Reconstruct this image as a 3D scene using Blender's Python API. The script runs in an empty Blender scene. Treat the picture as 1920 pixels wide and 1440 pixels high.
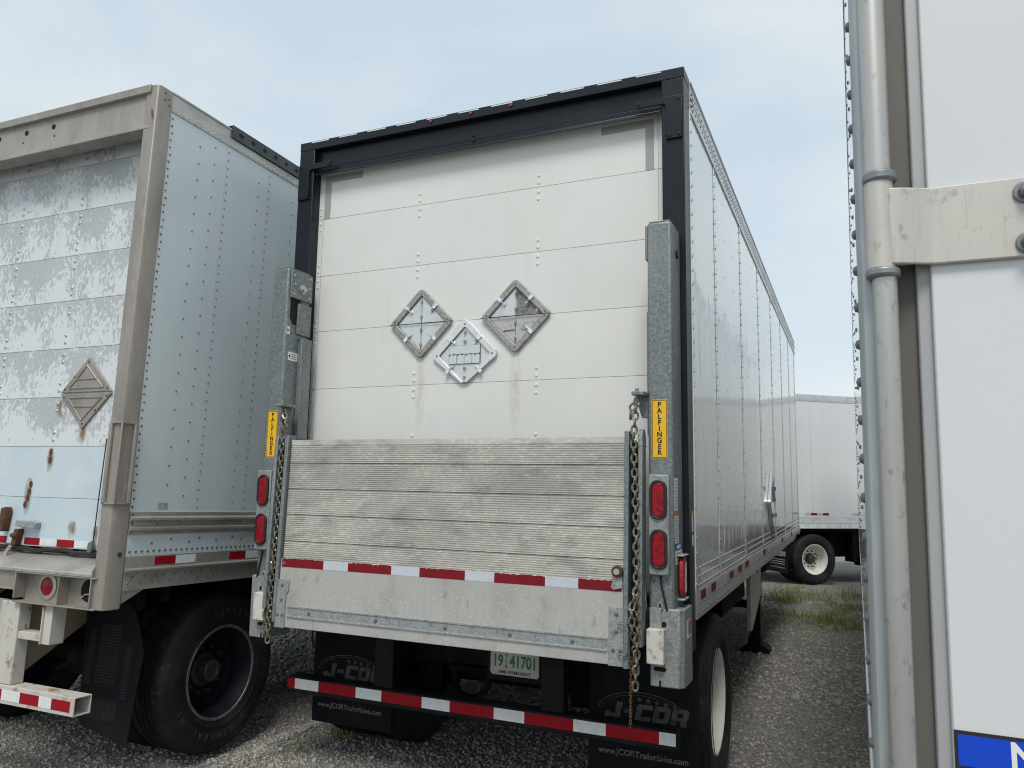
import bpy, bmesh, math, random
import numpy as np
from mathutils import Matrix, Vector
random.seed(7); rng = np.random.default_rng(11)
R = math.radians
scene = bpy.context.scene
col = scene.collection

# ------------------------------------------------------------------ camera
cam_d = bpy.data.cameras.new('camera'); cam = bpy.data.objects.new('camera', cam_d); col.objects.link(cam)
cam_d.sensor_width = 36; cam_d.lens = 1434.38 / 1920 * 36; cam_d.clip_start = 0.05; cam_d.clip_end = 3000
def cam_axes(yaw, pitch, roll):
    f = Vector((-math.sin(yaw)*math.cos(pitch), math.cos(yaw)*math.cos(pitch), math.sin(pitch)))
    r0 = Vector((math.cos(yaw), math.sin(yaw), 0)); u0 = r0.cross(f)
    r = math.cos(roll)*r0 + math.sin(roll)*u0
    return r, r.cross(f), f
_r, _u, _f = cam_axes(.4188, .1314, .0178)
cam.matrix_world = Matrix(((_r.x, _u.x, -_f.x, 2.0532), (_r.y, _u.y, -_f.y, -3.921), (_r.z, _u.z, -_f.z, 1.739), (0, 0, 0, 1)))
scene.camera = cam
scene.render.resolution_x = 1024; scene.render.resolution_y = 768

# ------------------------------------------------------------------ sky, sun, exposure
SUN_EL, SUN_AZ = R(58), R(166)          # azimuth clockwise from +y: behind the camera, a little to the right
world = bpy.data.worlds.new('World'); scene.world = world; world.use_nodes = True
wn = world.node_tree; wn.nodes.clear()
def wnode(t, **kw):
    n = wn.nodes.new(t)
    for k, v in kw.items(): setattr(n, k, v)
    return n
sky = wnode('ShaderNodeTexSky', sky_type='NISHITA', sun_disc=False, sun_elevation=SUN_EL, sun_rotation=SUN_AZ)
tcw = wnode('ShaderNodeTexCoord'); mpw = wnode('ShaderNodeMapping'); mpw.inputs['Scale'].default_value = (1, 1, 2.2)
mpw.inputs['Location'].default_value = (.4, .2, .1)
nzw = wnode('ShaderNodeTexNoise'); nzw.inputs['Scale'].default_value = 2.6; nzw.inputs['Detail'].default_value = 7; nzw.inputs['Roughness'].default_value = .52
rpw = wnode('ShaderNodeValToRGB'); rpw.color_ramp.elements[0].position = .40; rpw.color_ramp.elements[1].position = .60
rpw.color_ramp.elements[0].color = (.77, .875, .96, 1); rpw.color_ramp.elements[1].color = (.97, 1.0, 1.0, 1)
mul = wnode('ShaderNodeMixRGB', blend_type='MULTIPLY'); mul.inputs['Fac'].default_value = 1; mul.inputs['Color2'].default_value = (5.15, 5.38, 5.48, 1)
mixw = wnode('ShaderNodeMixRGB'); mixw.inputs['Fac'].default_value = .86
bgw = wnode('ShaderNodeBackground'); bgw.inputs['Strength'].default_value = .1
outw = wnode('ShaderNodeOutputWorld')
L = wn.links.new
L(tcw.outputs['Generated'], mpw.inputs['Vector']); L(mpw.outputs['Vector'], nzw.inputs['Vector']); L(nzw.outputs['Fac'], rpw.inputs['Fac'])
sepw = wnode('ShaderNodeSeparateXYZ'); L(tcw.outputs['Generated'], sepw.inputs[0])
hzw = wnode('ShaderNodeMapRange'); hzw.inputs['From Min'].default_value = .02; hzw.inputs['From Max'].default_value = .42; hzw.inputs['To Min'].default_value = .75; hzw.inputs['To Max'].default_value = 0; L(sepw.outputs['Z'], hzw.inputs['Value'])
hmx = wnode('ShaderNodeMixRGB'); hmx.inputs['Color2'].default_value = (.98, 1.0, 1.0, 1); L(hzw.outputs[0], hmx.inputs['Fac']); L(rpw.outputs['Color'], hmx.inputs['Color1'])
L(hmx.outputs['Color'], mul.inputs['Color1']); L(sky.outputs['Color'], mixw.inputs['Color1']); L(mul.outputs['Color'], mixw.inputs['Color2'])
L(mixw.outputs['Color'], bgw.inputs['Color']); L(bgw.outputs['Background'], outw.inputs['Surface'])
sun_d = bpy.data.lights.new('sun', 'SUN'); sun_d.energy = 1.5; sun_d.angle = R(20); sun_d.color = (1, .96, .9)
sun = bpy.data.objects.new('sun', sun_d); col.objects.link(sun)
_sd = Vector((math.sin(SUN_AZ)*math.cos(SUN_EL), math.cos(SUN_AZ)*math.cos(SUN_EL), math.sin(SUN_EL)))
sun.rotation_euler = _sd.to_track_quat('Z', 'Y').to_euler()
vs = scene.view_settings; vs.view_transform = 'Standard'; vs.look = 'None'; vs.exposure = .70; vs.gamma = 1; vs.use_curve_mapping = False
try: scene.cycles.max_bounces = 10; scene.cycles.diffuse_bounces = 6; scene.cycles.filter_width = 1.1
except Exception: pass

# ------------------------------------------------------------------ materials
MATS = {}
def mat(name, base, rough=.5, metal=0.0, layers=(), bump=None, bump2=None, coat=0, rnd=False, spec=.5, attr=None, fade=0):
    """layers: (color, amount, kind, scale, stretch, lo, hi[, rough[, metal]]); kinds n noise, v voronoi cells, z height ramp, zn height times noise"""
    m = bpy.data.materials.new(name); m.use_nodes = True; nt = m.node_tree; N = nt.nodes; K = nt.links.new
    b = N['Principled BSDF']; b.inputs['Specular IOR Level'].default_value = spec
    tc = N.new('ShaderNodeTexCoord'); vec = tc.outputs['Object']
    if rnd:
        oi = N.new('ShaderNodeObjectInfo'); sc = N.new('ShaderNodeVectorMath'); sc.operation = 'SCALE'; sc.inputs[0].default_value = (37, 53, 0); K(oi.outputs['Random'], sc.inputs['Scale'])
        ad = N.new('ShaderNodeVectorMath'); ad.operation = 'ADD'; K(vec, ad.inputs[0]); K(sc.outputs[0], ad.inputs[1]); rvec = ad.outputs[0]
    else: rvec = vec
    def noise(scale, stretch, detail=6, rgh=.58, cells=False):
        mp = N.new('ShaderNodeMapping'); mp.inputs['Scale'].default_value = stretch; K(rvec, mp.inputs['Vector'])
        if cells:
            t = N.new('ShaderNodeTexVoronoi'); t.inputs['Scale'].default_value = scale; K(mp.outputs[0], t.inputs['Vector'])
            bw = N.new('ShaderNodeRGBToBW'); K(t.outputs['Color'], bw.inputs[0]); return bw.outputs[0]
        t = N.new('ShaderNodeTexNoise'); t.inputs['Scale'].default_value = scale; t.inputs['Detail'].default_value = detail; t.inputs['Roughness'].default_value = rgh
        K(mp.outputs[0], t.inputs['Vector']); return t.outputs['Fac']
    def rng_(sock, lo, hi, amt):
        r = N.new('ShaderNodeMapRange'); r.clamp = True; r.inputs['From Min'].default_value = lo; r.inputs['From Max'].default_value = hi; r.inputs['To Max'].default_value = amt
        K(sock, r.inputs['Value']); return r.outputs[0]
    def height(z0, z1):
        s = N.new('ShaderNodeSeparateXYZ'); K(vec, s.inputs[0]); return rng_(s.outputs['Z'], z0, z1, 1)
    c = None; rr = None; mm = None
    def cmix(fac, a, bcol):
        x = N.new('ShaderNodeMixRGB'); K(fac, x.inputs['Fac'])
        if a is None: x.inputs['Color1'].default_value = (*base, 1)
        else: K(a, x.inputs['Color1'])
        x.inputs['Color2'].default_value = (*bcol, 1); return x.outputs[0]
    def fmix(fac, a, dflt, val):
        x = N.new('ShaderNodeMix'); K(fac, x.inputs[0])
        if a is None: x.inputs[2].default_value = dflt
        else: K(a, x.inputs[2])
        x.inputs[3].default_value = val; return x.outputs[0]
    for ly in layers:
        lc, amt, kind, scale, stretch, lo, hi = ly[:7]
        if kind == 'z': f = rng_(height(scale[0], scale[1]), lo, hi, amt)
        elif kind == 'zn':      # noise shifted by height: scale=(noise scale, z0, z1, weight)
            nz = noise(scale[0], stretch); h = height(scale[1], scale[2])
            ma = N.new('ShaderNodeMath'); ma.operation = 'MULTIPLY_ADD'; K(h, ma.inputs[0]); ma.inputs[1].default_value = scale[3]; K(nz, ma.inputs[2]); f = rng_(ma.outputs[0], lo, hi, amt)
        elif kind == 'zp':      # fine flakes gathered in patches and toward the lower edge: (fine, coarse, z0, z1, weight)
            n1 = noise(scale[0], stretch, 9, .68); n2 = noise(scale[1], stretch); h = height(scale[2], scale[3])
            av = N.new('ShaderNodeMix'); av.inputs[0].default_value = .45; K(n1, av.inputs[2]); K(n2, av.inputs[3])
            ma = N.new('ShaderNodeMath'); ma.operation = 'MULTIPLY_ADD'; K(h, ma.inputs[0]); ma.inputs[1].default_value = scale[4]; K(av.outputs[0], ma.inputs[2]); f = rng_(ma.outputs[0], lo, hi, amt)
        else: f = rng_(noise(scale, stretch, cells=(kind == 'v')), lo, hi, amt)
        c = cmix(f, c, lc)
        if len(ly) > 7 and ly[7] is not None: rr = fmix(f, rr, rough, ly[7])
        if len(ly) > 8: mm = fmix(f, mm, metal, ly[8])
    if attr:
        at = N.new('ShaderNodeAttribute'); at.attribute_name = attr
        x = N.new('ShaderNodeMixRGB'); x.blend_type = 'MULTIPLY'; x.inputs['Fac'].default_value = 1
        if c is None: x.inputs['Color1'].default_value = (*base, 1)
        else: K(c, x.inputs['Color1'])
        K(at.outputs['Color'], x.inputs['Color2']); c = x.outputs[0]
    b.inputs['Base Color'].default_value = (*base, 1); b.inputs['Roughness'].default_value = rough; b.inputs['Metallic'].default_value = metal
    if c is not None: K(c, b.inputs['Base Color'])
    if rr is not None: K(rr, b.inputs['Roughness'])
    if mm is not None: K(mm, b.inputs['Metallic'])
    if coat: b.inputs['Coat Weight'].default_value = coat; b.inputs['Coat Roughness'].default_value = .03
    prev = None
    for bp in (bump, bump2):
        if bp is None: continue
        sc_, st_, dist, stretch = bp[:4]
        bn = N.new('ShaderNodeBump'); bn.inputs['Strength'].default_value = st_; bn.inputs['Distance'].default_value = dist
        K(noise(sc_, stretch, detail=(bp[4] if len(bp) > 4 else 3)), bn.inputs['Height'])
        if prev is not None: K(prev, bn.inputs['Normal'])
        prev = bn.outputs[0]
    if prev is not None:
        K(prev, b.inputs['Normal'])
        if coat: K(prev, b.inputs['Coat Normal'])
    if fade:                    # thin stain: soft edge all round, broken up by noise
        gv = N.new('ShaderNodeVectorMath'); gv.operation = 'SUBTRACT'; K(tc.outputs['Generated'], gv.inputs[0]); gv.inputs[1].default_value = (.5, .5, .62)
        gm = N.new('ShaderNodeVectorMath'); gm.operation = 'MULTIPLY'; K(gv.outputs[0], gm.inputs[0]); gm.inputs[1].default_value = (1, 0, .85)
        ln = N.new('ShaderNodeVectorMath'); ln.operation = 'LENGTH'; K(gm.outputs[0], ln.inputs[0])
        f1 = rng_(ln.outputs['Value'], .46, .02, fade); f2 = rng_(noise(26, (1, 1, .5)), .30, .62, 1)
        mu = N.new('ShaderNodeMath'); mu.operation = 'MULTIPLY'; K(f1, mu.inputs[0]); K(f2, mu.inputs[1]); K(mu.outputs[0], b.inputs['Alpha'])
    MATS[name] = m; return m
I3 = (1, 1, 1)
DIRT = (.23, .20, .16)
mat('door_white', (.695, .705, .672), .42, layers=[((.56, .53, .47), .3, 'n', 1.6, (1, 1, .6), .45, .8), ((.78, .77, .73), .4, 'n', 1.1, I3, .45, .7), ((.48, .44, .36), .22, 'n', 9, (1, 1, .10), .63, .78), ((.28, .25, .2), .5, 'n', 120, I3, .72, .78)], bump=(400, .06, .002, I3), bump2=(3, .12, .01, I3), rnd=True)
mat('black_paint', (.006, .0085, .014), .34, layers=[((.016, .019, .026), .6, 'n', 3.5, (1, 1, .4), .5, .8, .5), ((.05, .048, .046), .35, 'n', 14, (1, 1, .3), .66, .78, .6)], bump=(40, .15, .002, I3), spec=.35)
mat('black_dusty', (.0065, .0072, .0092), .66, layers=[((.024, .023, .022), .7, 'n', 5, I3, .5, .75), ((.05, .045, .038), .5, 'n', 28, I3, .62, .75)], bump=(60, .2, .002, I3), spec=.2)
mat('underbody', (.006, .006, .0072), .8, layers=[((.025, .022, .019), .8, 'n', 6, I3, .5, .74)], spec=.12)
mat('side_white', (.80, .815, .80), .25, layers=[((.68, .68, .655), .5, 'n', 2.0, (1, 1, .25), .45, .75), ((.66, .67, .66), .4, 'n', 30, (1, 1.6, .2), .55, .7), ((.42, .41, .375), .6, 'zn', (5, 1.75, 1.15, .42), (1, 1, .3), .76, 1.06, .4)], bump=(1.6, .13, .02, (1, 1, .45), 1), bump2=(7, .22, .010, (1, 1.2, .28), 1), coat=.85)
mat('rail_aluminium', (.56, .565, .56), .36, .75, layers=[((.33, .32, .29), .6, 'n', 7, (1, .3, 1), .5, .75, .55)], bump=(30, .06, .002, I3))
mat('rivet_steel', (.50, .51, .50), .4, .7)
mat('rivet_dark', (.17, .18, .18), .5, .5)
mat('galvanised', (.165, .19, .195), .5, .35, layers=[((.26, .29, .29), .85, 'v', 120, I3, .35, .75, .42), ((.11, .125, .13), .65, 'n', 60, I3, .50, .66, .58), ((.30, .32, .31), .5, 'n', 4, (1, 1, .5), .5, .75, .5), ((.15, .15, .14), .6, 'n', 9, (1, 1, .15), .56, .75, .6)], bump=(110, .08, .001, I3))
mat('galvanised_light', (.27, .295, .295), .5, .35, layers=[((.40, .425, .42), .85, 'v', 150, I3, .4, .75, .45), ((.17, .18, .175), .7, 'n', 26, I3, .54, .68, .6), ((.25, .22, .17), .45, 'n', 7, I3, .58, .75, .6)], bump=(110, .08, .001, I3))
mat('plank_aluminium', (.58, .562, .51), .42, .3, layers=[((.80, .775, .70), .75, 'n', 60, (.5, 1, 1.7), .52, .64, .38), ((.37, .355, .335), .6, 'n', 2.2, (.8, 1, 1.5), .46, .70, .55), ((.30, .285, .27), .6, 'n', 9, (.6, 1, 1.5), .52, .70, .6), ((.78, .76, .70), .5, 'n', 22, (.35, 1, 2.2), .62, .70, .38)], bump=(150, .1, .001, (.3, 1, 1)))
mat('plate_aluminium', (.47, .465, .44), .5, .3, layers=[((.36, .35, .325), .7, 'n', 5, (1, 1, .5), .45, .68, .55), ((.66, .65, .62), .7, 'n', 90, (1, 1, 1), .57, .68, .4), ((.27, .26, .24), .6, 'n', 22, (1, 1, .45), .57, .73)], bump=(200, .08, .001, I3))
mat('tape_red', (.29, .0035, .011), .5, layers=[((.21, .004, .010), .6, 'n', 30, I3, .45, .7), ((.38, .2, .18), .18, 'n', 60, I3, .67, .74)], spec=.2)
mat('tape_dull_red', (.19, .006, .013), .5, layers=[((.14, .006, .012), .6, 'n', 20, I3, .45, .7)], spec=.25)
mat('tape_white', (.70, .72, .73), .38, layers=[((.55, .55, .53), .6, 'n', 25, I3, .45, .7)])
mat('tape_silver', (.52, .57, .62), .4, layers=[((.42, .46, .5), .6, 'n', 25, I3, .45, .7)])
mat('tape_grey', (.42, .425, .41), .45)
mat('lens_red', (.30, .003, .012), .32, layers=[((.17, .002, .008), .85, 'v', 60, I3, .4, .6)], bump=(70, .3, .003, I3, 0), spec=.35)
mat('lens_dull', (.38, .02, .03), .35, layers=[((.5, .1, .1), .4, 'n', 60, I3, .5, .7)], bump=(90, .3, .004, I3, 0))
mat('rubber', (.0095, .0102, .0122), .68, layers=[((.034, .032, .030), .75, 'n', 4, I3, .46, .70), ((.10, .092, .08), .5, 'n', 14, I3, .60, .76), ((.14, .13, .115), .45, 'n', 70, I3, .66, .74)], bump=(90, .15, .002, I3), spec=.28)
mat('tyre_letters', (.05, .05, .052), .6)
mat('flap_rubber', (.0045, .0058, .0085), .6, layers=[((.016, .016, .017), .6, 'n', 7, (1, 1, .5), .5, .75, .65)], bump=(80, .1, .002, I3), spec=.18)
mat('flap_print', (.09, .09, .089), .6, layers=[((.03, .03, .03), .8, 'n', 30, I3, .46, .6)])
mat('flap_text', (.19, .19, .185), .6, layers=[((.05, .05, .05), .8, 'n', 24, I3, .48, .62)])
mat('rim_cream', (.80, .78, .72), .4, layers=[((.50, .46, .38), .6, 'n', 9, I3, .52, .75)])
mat('rim_dark', (.006, .0085, .014), .55, layers=[((.026, .025, .024), .7, 'n', 8, I3, .52, .74, .7)], spec=.15)
mat('rim_edge', (.20, .19, .175), .55, .4, layers=[((.06, .052, .045), .8, 'n', 30, I3, .46, .66)])
mat('hub_grease', (.05, .047, .042), .5, .3, layers=[((.14, .12, .10), .7, 'n', 22, I3, .5, .7)])
mat('label_yellow', (.84, .48, .012), .4)
mat('label_dark', (.018, .014, .010), .5)
mat('label_white', (.74, .75, .74), .45)
mat('label_blue', (.02, .10, .42), .4)
mat('label_orange', (.62, .13, .03), .45)
mat('label_grey', (.33, .35, .36), .5)
mat('sign_blue', (.0, .055, .55), .35)
mat('plate_ground', (.60, .60, .52), .4, layers=[((.40, .38, .30), .6, 'n', 12, I3, .45, .7)])
mat('plate_green', (.01, .20, .085), .4)
mat('chain_zinc', (.33, .315, .24), .38, .8, layers=[((.11, .10, .08), .85, 'n', 60, I3, .42, .60, .55)])
mat('chain_rust', (.13, .06, .03), .8, .2, layers=[((.25, .12, .06), .7, 'n', 120, I3, .45, .65)])
mat('block_white', (.62, .60, .55), .5, layers=[((.28, .26, .23), .8, 'n', 26, I3, .52, .68), ((.15, .14, .12), .6, 'n', 60, I3, .62, .72)])
mat('chrome', (.80, .81, .82), .16, .95, layers=[((.35, .35, .34), .6, 'n', 24, I3, .55, .72, .35)])
mat('holder_alloy', (.37, .36, .345), .55, .5, layers=[((.22, .21, .20), .8, 'n', 60, I3, .48, .64, .65), ((.55, .54, .52), .6, 'n', 18, I3, .55, .72)], bump=(180, .2, .001, I3))
mat('holder_bright', (.72, .725, .73), .3, .55, layers=[((.45, .45, .44), .5, 'n', 30, I3, .55, .7)])
mat('flip_plate', (.62, .66, .66), .32, .35, layers=[((.46, .42, .34), .6, 'n', 10, I3, .52, .72), ((.30, .27, .22), .6, 'n', 26, I3, .62, .74)])
mat('flip_dark', (.25, .25, .245), .7, .2, layers=[((.14, .14, .135), .8, 'v', 55, I3, .4, .6), ((.4, .39, .37), .5, 'n', 40, I3, .55, .7)])
mat('flip_worn', (.48, .48, .465), .5, .3, layers=[((.16, .155, .15), .8, 'n', 22, I3, .56, .66), ((.62, .62, .6), .6, 'n', 9, I3, .5, .7)])
mat('peel_paint', (.40, .43, .44), .5, layers=[((.46, .49, .50), .7, 'n', 2.2, I3, .45, .7), ((.66, .695, .715), .85, 'zp', (46, 4.5, .30, -.02, .115), (1.0, 1, .6), .540, .566), ((.70, .735, .755), .9, 'n', 150, (1, 1, .6), .60, .64), ((.33, .33, .31), .4, 'n', 4, (1, 1, .2), .6, .8)], bump=(60, .08, .002, I3), rnd=True)
mat('blue_white_paint', (.53, .62, .66), .42, layers=[((.45, .545, .60), .7, 'n', 2.0, (1, 1, .6), .42, .7), ((.62, .69, .715), .6, 'n', 5, I3, .52, .75), ((.34, .35, .34), .4, 'n', 16, (1, 1, .2), .66, .8)], bump=(60, .05, .002, I3), rnd=True)
mat('side_blue_grey', (.58, .645, .67), .36, layers=[((.51, .575, .60), .7, 'n', 1.3, (1, 1, .4), .42, .7), ((.65, .705, .725), .5, 'n', 4, (1, 1, .2), .52, .75), ((.38, .39, .38), .4, 'n', 20, (1, .3, 1.5), .68, .76)], bump=(2.2, .12, .01, I3, 1), coat=.2)
mat('stainless_old', (.325, .298, .262), .5, .4, layers=[((.215, .195, .17), .75, 'n', 5, (1, 1, .35), .45, .7, .6), ((.42, .395, .355), .5, 'n', 14, (1, 1, .4), .55, .72), ((.18, .11, .065), .6, 'n', 9, (1, 1, .25), .66, .78, .8), ((.12, .11, .10), .6, 'n', 40, (1, 1, .5), .66, .74)], bump=(45, .08, .002, I3))
mat('aluminium_old', (.46, .45, .415), .44, .6, layers=[((.27, .26, .235), .75, 'n', 8, (1, .35, 1), .46, .7, .6), ((.60, .59, .56), .5, 'n', 25, I3, .56, .7)], bump=(45, .08, .002, I3))
mat('black_angle', (.045, .055, .062), .5, .2, layers=[((.09, .10, .105), .6, 'n', 6, I3, .48, .7)])
mat('white_rusty', (.52, .50, .45), .5, layers=[((.36, .32, .25), .65, 'n', 6, (1, 1, .4), .46, .68), ((.22, .095, .04), .9, 'n', 9, (.8, 1, .8), .575, .65, .85), ((.10, .05, .028), .8, 'n', 30, I3, .62, .70, .9)], bump=(60, .15, .003, I3))
mat('rust', (.10, .042, .02), .85, layers=[((.045, .027, .018), .8, 'n', 40, I3, .45, .65), ((.26, .14, .07), .4, 'n', 18, I3, .6, .74)], bump=(120, .3, .003, I3))
mat('stain_rust', (.33, .20, .09), .7, layers=[((.22, .11, .045), .7, 'n', 30, I3, .45, .65)], fade=.7)
mat('stain_yellow', (.60, .54, .42), .6, fade=.18)
mat('beige_plate', (.30, .255, .19), .6, layers=[((.16, .13, .10), .7, 'n', 5, I3, .48, .7)])
mat('seal_rubber', (.014, .014, .014), .45)
mat('hole_black', (.004, .004, .004), .9)
mat('hinge_steel', (.55, .53, .49), .45, .3, layers=[((.43, .41, .37), .7, 'n', 5, (1, 1, .3), .45, .7, .5), ((.28, .26, .235), .65, 'n', 55, (1, 1, .8), .58, .70), ((.62, .56, .44), .5, 'n', 9, I3, .50, .7), ((.36, .34, .31), .5, 'n', 130, (1, 1, .12), .55, .7)], bump=(70, .08, .001, I3))
mat('hinge_collar', (.22, .24, .25), .42, .6, layers=[((.32, .34, .34), .6, 'n', 30, I3, .48, .7)])
mat('gasket_brown', (.125, .118, .105), .6, layers=[((.18, .17, .15), .6, 'n', 12, (1, 1, .2), .45, .7)])
mat('edge_grey', (.40, .405, .405), .5, .15)
mat('rod_steel', (.50, .49, .47), .38, .7, layers=[((.36, .35, .33), .7, 'n', 5, (1, 1, .25), .45, .7, .5), ((.22, .21, .195), .6, 'n', 60, (1, 1, .6), .58, .70, .6), ((.58, .53, .45), .4, 'n', 9, (1, 1, .4), .52, .7)], bump=(70, .08, .001, I3))
mat('door_smooth', (.64, .655, .665), .35, layers=[((.61, .625, .64), .5, 'n', 2.0, I3, .45, .75), ((.3, .3, .3), .45, 'n', 160, I3, .73, .77)], bump=(2.5, .08, .008, I3, 1), coat=.25)
mat('bg_white', (.66, .67, .68), .3, layers=[((.55, .56, .57), .5, 'n', 1.2, (1, 1, .3), .45, .7)], bump=(1.2, .15, .02, I3, 1), coat=.3)
mat('panel_tan', (.50, .49, .41), .5, layers=[((.36, .34, .27), .7, 'n', 5, (1, 1, .4), .45, .7)])
mat('orange_marker', (.55, .11, .03), .4)
mat('gravel_ground', (.165, .157, .142), .9, layers=[((.27, .258, .235), .8, 'n', 1.1, I3, .42, .66), ((.33, .318, .295), .8, 'v', 55, I3, .45, .8), ((.085, .08, .072), .8, 'n', 46, I3, .52, .66), ((.42, .405, .38), .5, 'v', 150, I3, .6, .85)], bump=(75, .9, .02, I3, 4), bump2=(9, .5, .03, I3, 4))
mat('gravel_stone', (.34, .33, .31), .85, attr='tone', layers=[((.38, .365, .335), .7, 'n', 60, I3, .4, .7)])
mat('grass_blade', (.155, .205, .04), .55, attr='tone')
mat('contour_grey', (.33, .335, .325), .45)
mat('smooth_zinc', (.40, .43, .44), .42, .45, layers=[((.30, .33, .34), .6, 'n', 6, (1, 1, .3), .45, .7), ((.52, .54, .54), .5, 'n', 30, (1, 1, .4), .52, .7)])
mat('flap_rib', (.022, .023, .026), .6, spec=.2)

# ------------------------------------------------------------------ geometry helpers
class G:
    def __init__(s): s.v = []; s.f = []
    def add(s, vs, fs):
        o = len(s.v); s.v += [tuple(p) for p in vs]; s.f += [tuple(i+o for i in f) for f in fs]; return s
    def box(s, x0, x1, y0, y1, z0, z1):
        return s.add([(x0,y0,z0),(x1,y0,z0),(x1,y1,z0),(x0,y1,z0),(x0,y0,z1),(x1,y0,z1),(x1,y1,z1),(x0,y1,z1)],
                     [(0,3,2,1),(4,5,6,7),(0,1,5,4),(1,2,6,5),(2,3,7,6),(3,0,4,7)])
    def pt(s, ax, a, u, v): return (a,u,v) if ax == 'x' else ((u,a,v) if ax == 'y' else (u,v,a))
    def prism(s, pts, ax, a, b):
        n = len(pts); vs = [s.pt(ax,a,*p) for p in pts] + [s.pt(ax,b,*p) for p in pts]
        return s.add(vs, [tuple(range(n)), tuple(range(2*n-1, n-1, -1))] + [(i,(i+1)%n,(i+1)%n+n,i+n) for i in range(n)])
    def ring(s, po, pi, ax, a, b):
        n = len(po); vs = []
        for d in (a, b): vs += [s.pt(ax,d,*p) for p in po] + [s.pt(ax,d,*p) for p in pi]
        fs = []
        for i in range(n):
            j = (i+1) % n
            fs += [(i,j,n+j,n+i),(2*n+i,3*n+i,3*n+j,2*n+j),(i,2*n+i,2*n+j,j),(n+i,n+j,3*n+j,3*n+i)]
        return s.add(vs, fs)
    def cyl(s, p0, p1, r0, r1=None, n=12, cap=True):
        r1 = r0 if r1 is None else r1; p0 = Vector(p0); p1 = Vector(p1); d = (p1-p0).normalized()
        a = d.orthogonal().normalized(); b = d.cross(a); vs = []
        for p, r in ((p0,r0),(p1,r1)): vs += [p + r*(math.cos(2*math.pi*i/n)*a + math.sin(2*math.pi*i/n)*b) for i in range(n)]
        fs = [(i,(i+1)%n,(i+1)%n+n,i+n) for i in range(n)]
        if cap: fs += [tuple(range(n-1,-1,-1)), tuple(range(n,2*n))]
        return s.add(vs, fs)
    def dome(s, p, d, r, h=None, n=6):
        h = r*.6 if h is None else h; p = Vector(p); d = Vector(d).normalized(); a = d.orthogonal().normalized(); b = d.cross(a)
        vs = []
        for rr, hh in ((r,0),(r*.75,h*.7)): vs += [p + hh*d + rr*(math.cos(2*math.pi*i/n)*a + math.sin(2*math.pi*i/n)*b) for i in range(n)]
        vs.append(p + h*d)
        return s.add(vs, [(i,(i+1)%n,(i+1)%n+n,i+n) for i in range(n)] + [(n+i,n+(i+1)%n,2*n) for i in range(n)] + [tuple(range(n-1,-1,-1))])
    def tube(s, path, r, n=6, closed=False):
        P = [Vector(p) for p in path]; m = len(P); vs = []; a = None
        for i, p in enumerate(P):
            t = (P[(i+1) % m] - P[i-1]) if closed else (P[min(i+1,m-1)] - P[max(i-1,0)])
            t.normalize()
            a = t.orthogonal() if a is None else (a - a.dot(t)*t)
            a.normalize(); b = t.cross(a)
            vs += [p + r*(math.cos(2*math.pi*k/n)*a + math.sin(2*math.pi*k/n)*b) for k in range(n)]
        fs = []
        for i in range(m if closed else m-1):
            j = (i+1) % m
            fs += [(i*n+k, i*n+(k+1)%n, j*n+(k+1)%n, j*n+k) for k in range(n)]
        if not closed: fs += [tuple(range(n-1,-1,-1)), tuple((m-1)*n+k for k in range(n))]
        return s.add(vs, fs)
    def lathe(s, prof, n=48, closed=True):
        """profile of (x, r) about the x axis"""
        m = len(prof); vs = []
        for i in range(n):
            a = 2*math.pi*i/n; vs += [(x, r*math.cos(a), r*math.sin(a)) for x, r in prof]
        fs = []
        for i in range(n):
            j = (i+1) % n
            for k in range(m if closed else m-1):
                l = (k+1) % m; fs.append((i*m+k, i*m+l, j*m+l, j*m+k))
        return s.add(vs, fs)
    def move(s, fn): s.v = [tuple(fn(*p)) for p in s.v]; return s
    def mesh(s, name, m, smooth=True, ang=38):
        me = bpy.data.meshes.new(name); me.from_pydata(s.v, [], s.f)
        bm = bmesh.new(); bm.from_mesh(me); bmesh.ops.recalc_face_normals(bm, faces=bm.faces); bm.to_mesh(me); bm.free()
        if m: me.materials.append(MATS[m])
        if smooth:
            me.polygons.foreach_set('use_smooth', [True]*len(me.polygons)); me.set_sharp_from_angle(angle=R(ang))
        return me
    def obj(s, name, m, parent=None, bevel=0, loc=None, kind=None, label=None, smooth=True, seg=2, ang=38):
        o = bpy.data.objects.new(name, s.mesh(name, m, smooth, ang)); col.objects.link(o)
        if parent is not None: o.parent = parent
        if loc is not None: o.location = loc
        if bevel:
            b = o.modifiers.new('bevel', 'BEVEL'); b.width = bevel; b.segments = seg; b.limit_method = 'ANGLE'; b.angle_limit = R(40)
        if kind: o['kind'] = kind
        if label: o['label'] = label
        return o
def inst(me, name, parent, loc=(0,0,0), rot=None, scale=None):
    o = bpy.data.objects.new(name, me); col.objects.link(o); o.parent = parent; o.location = loc
    if rot is not None: o.rotation_euler = rot
    if scale is not None: o.scale = scale
    return o
def thing(name, label, cat, mw=None, group=None):
    o = bpy.data.objects.new(name, None); col.objects.link(o); o['label'] = label; o['category'] = cat; o.empty_display_size = .3
    if mw is not None: o.matrix_world = mw
    if group: o['group'] = group
    return o
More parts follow.
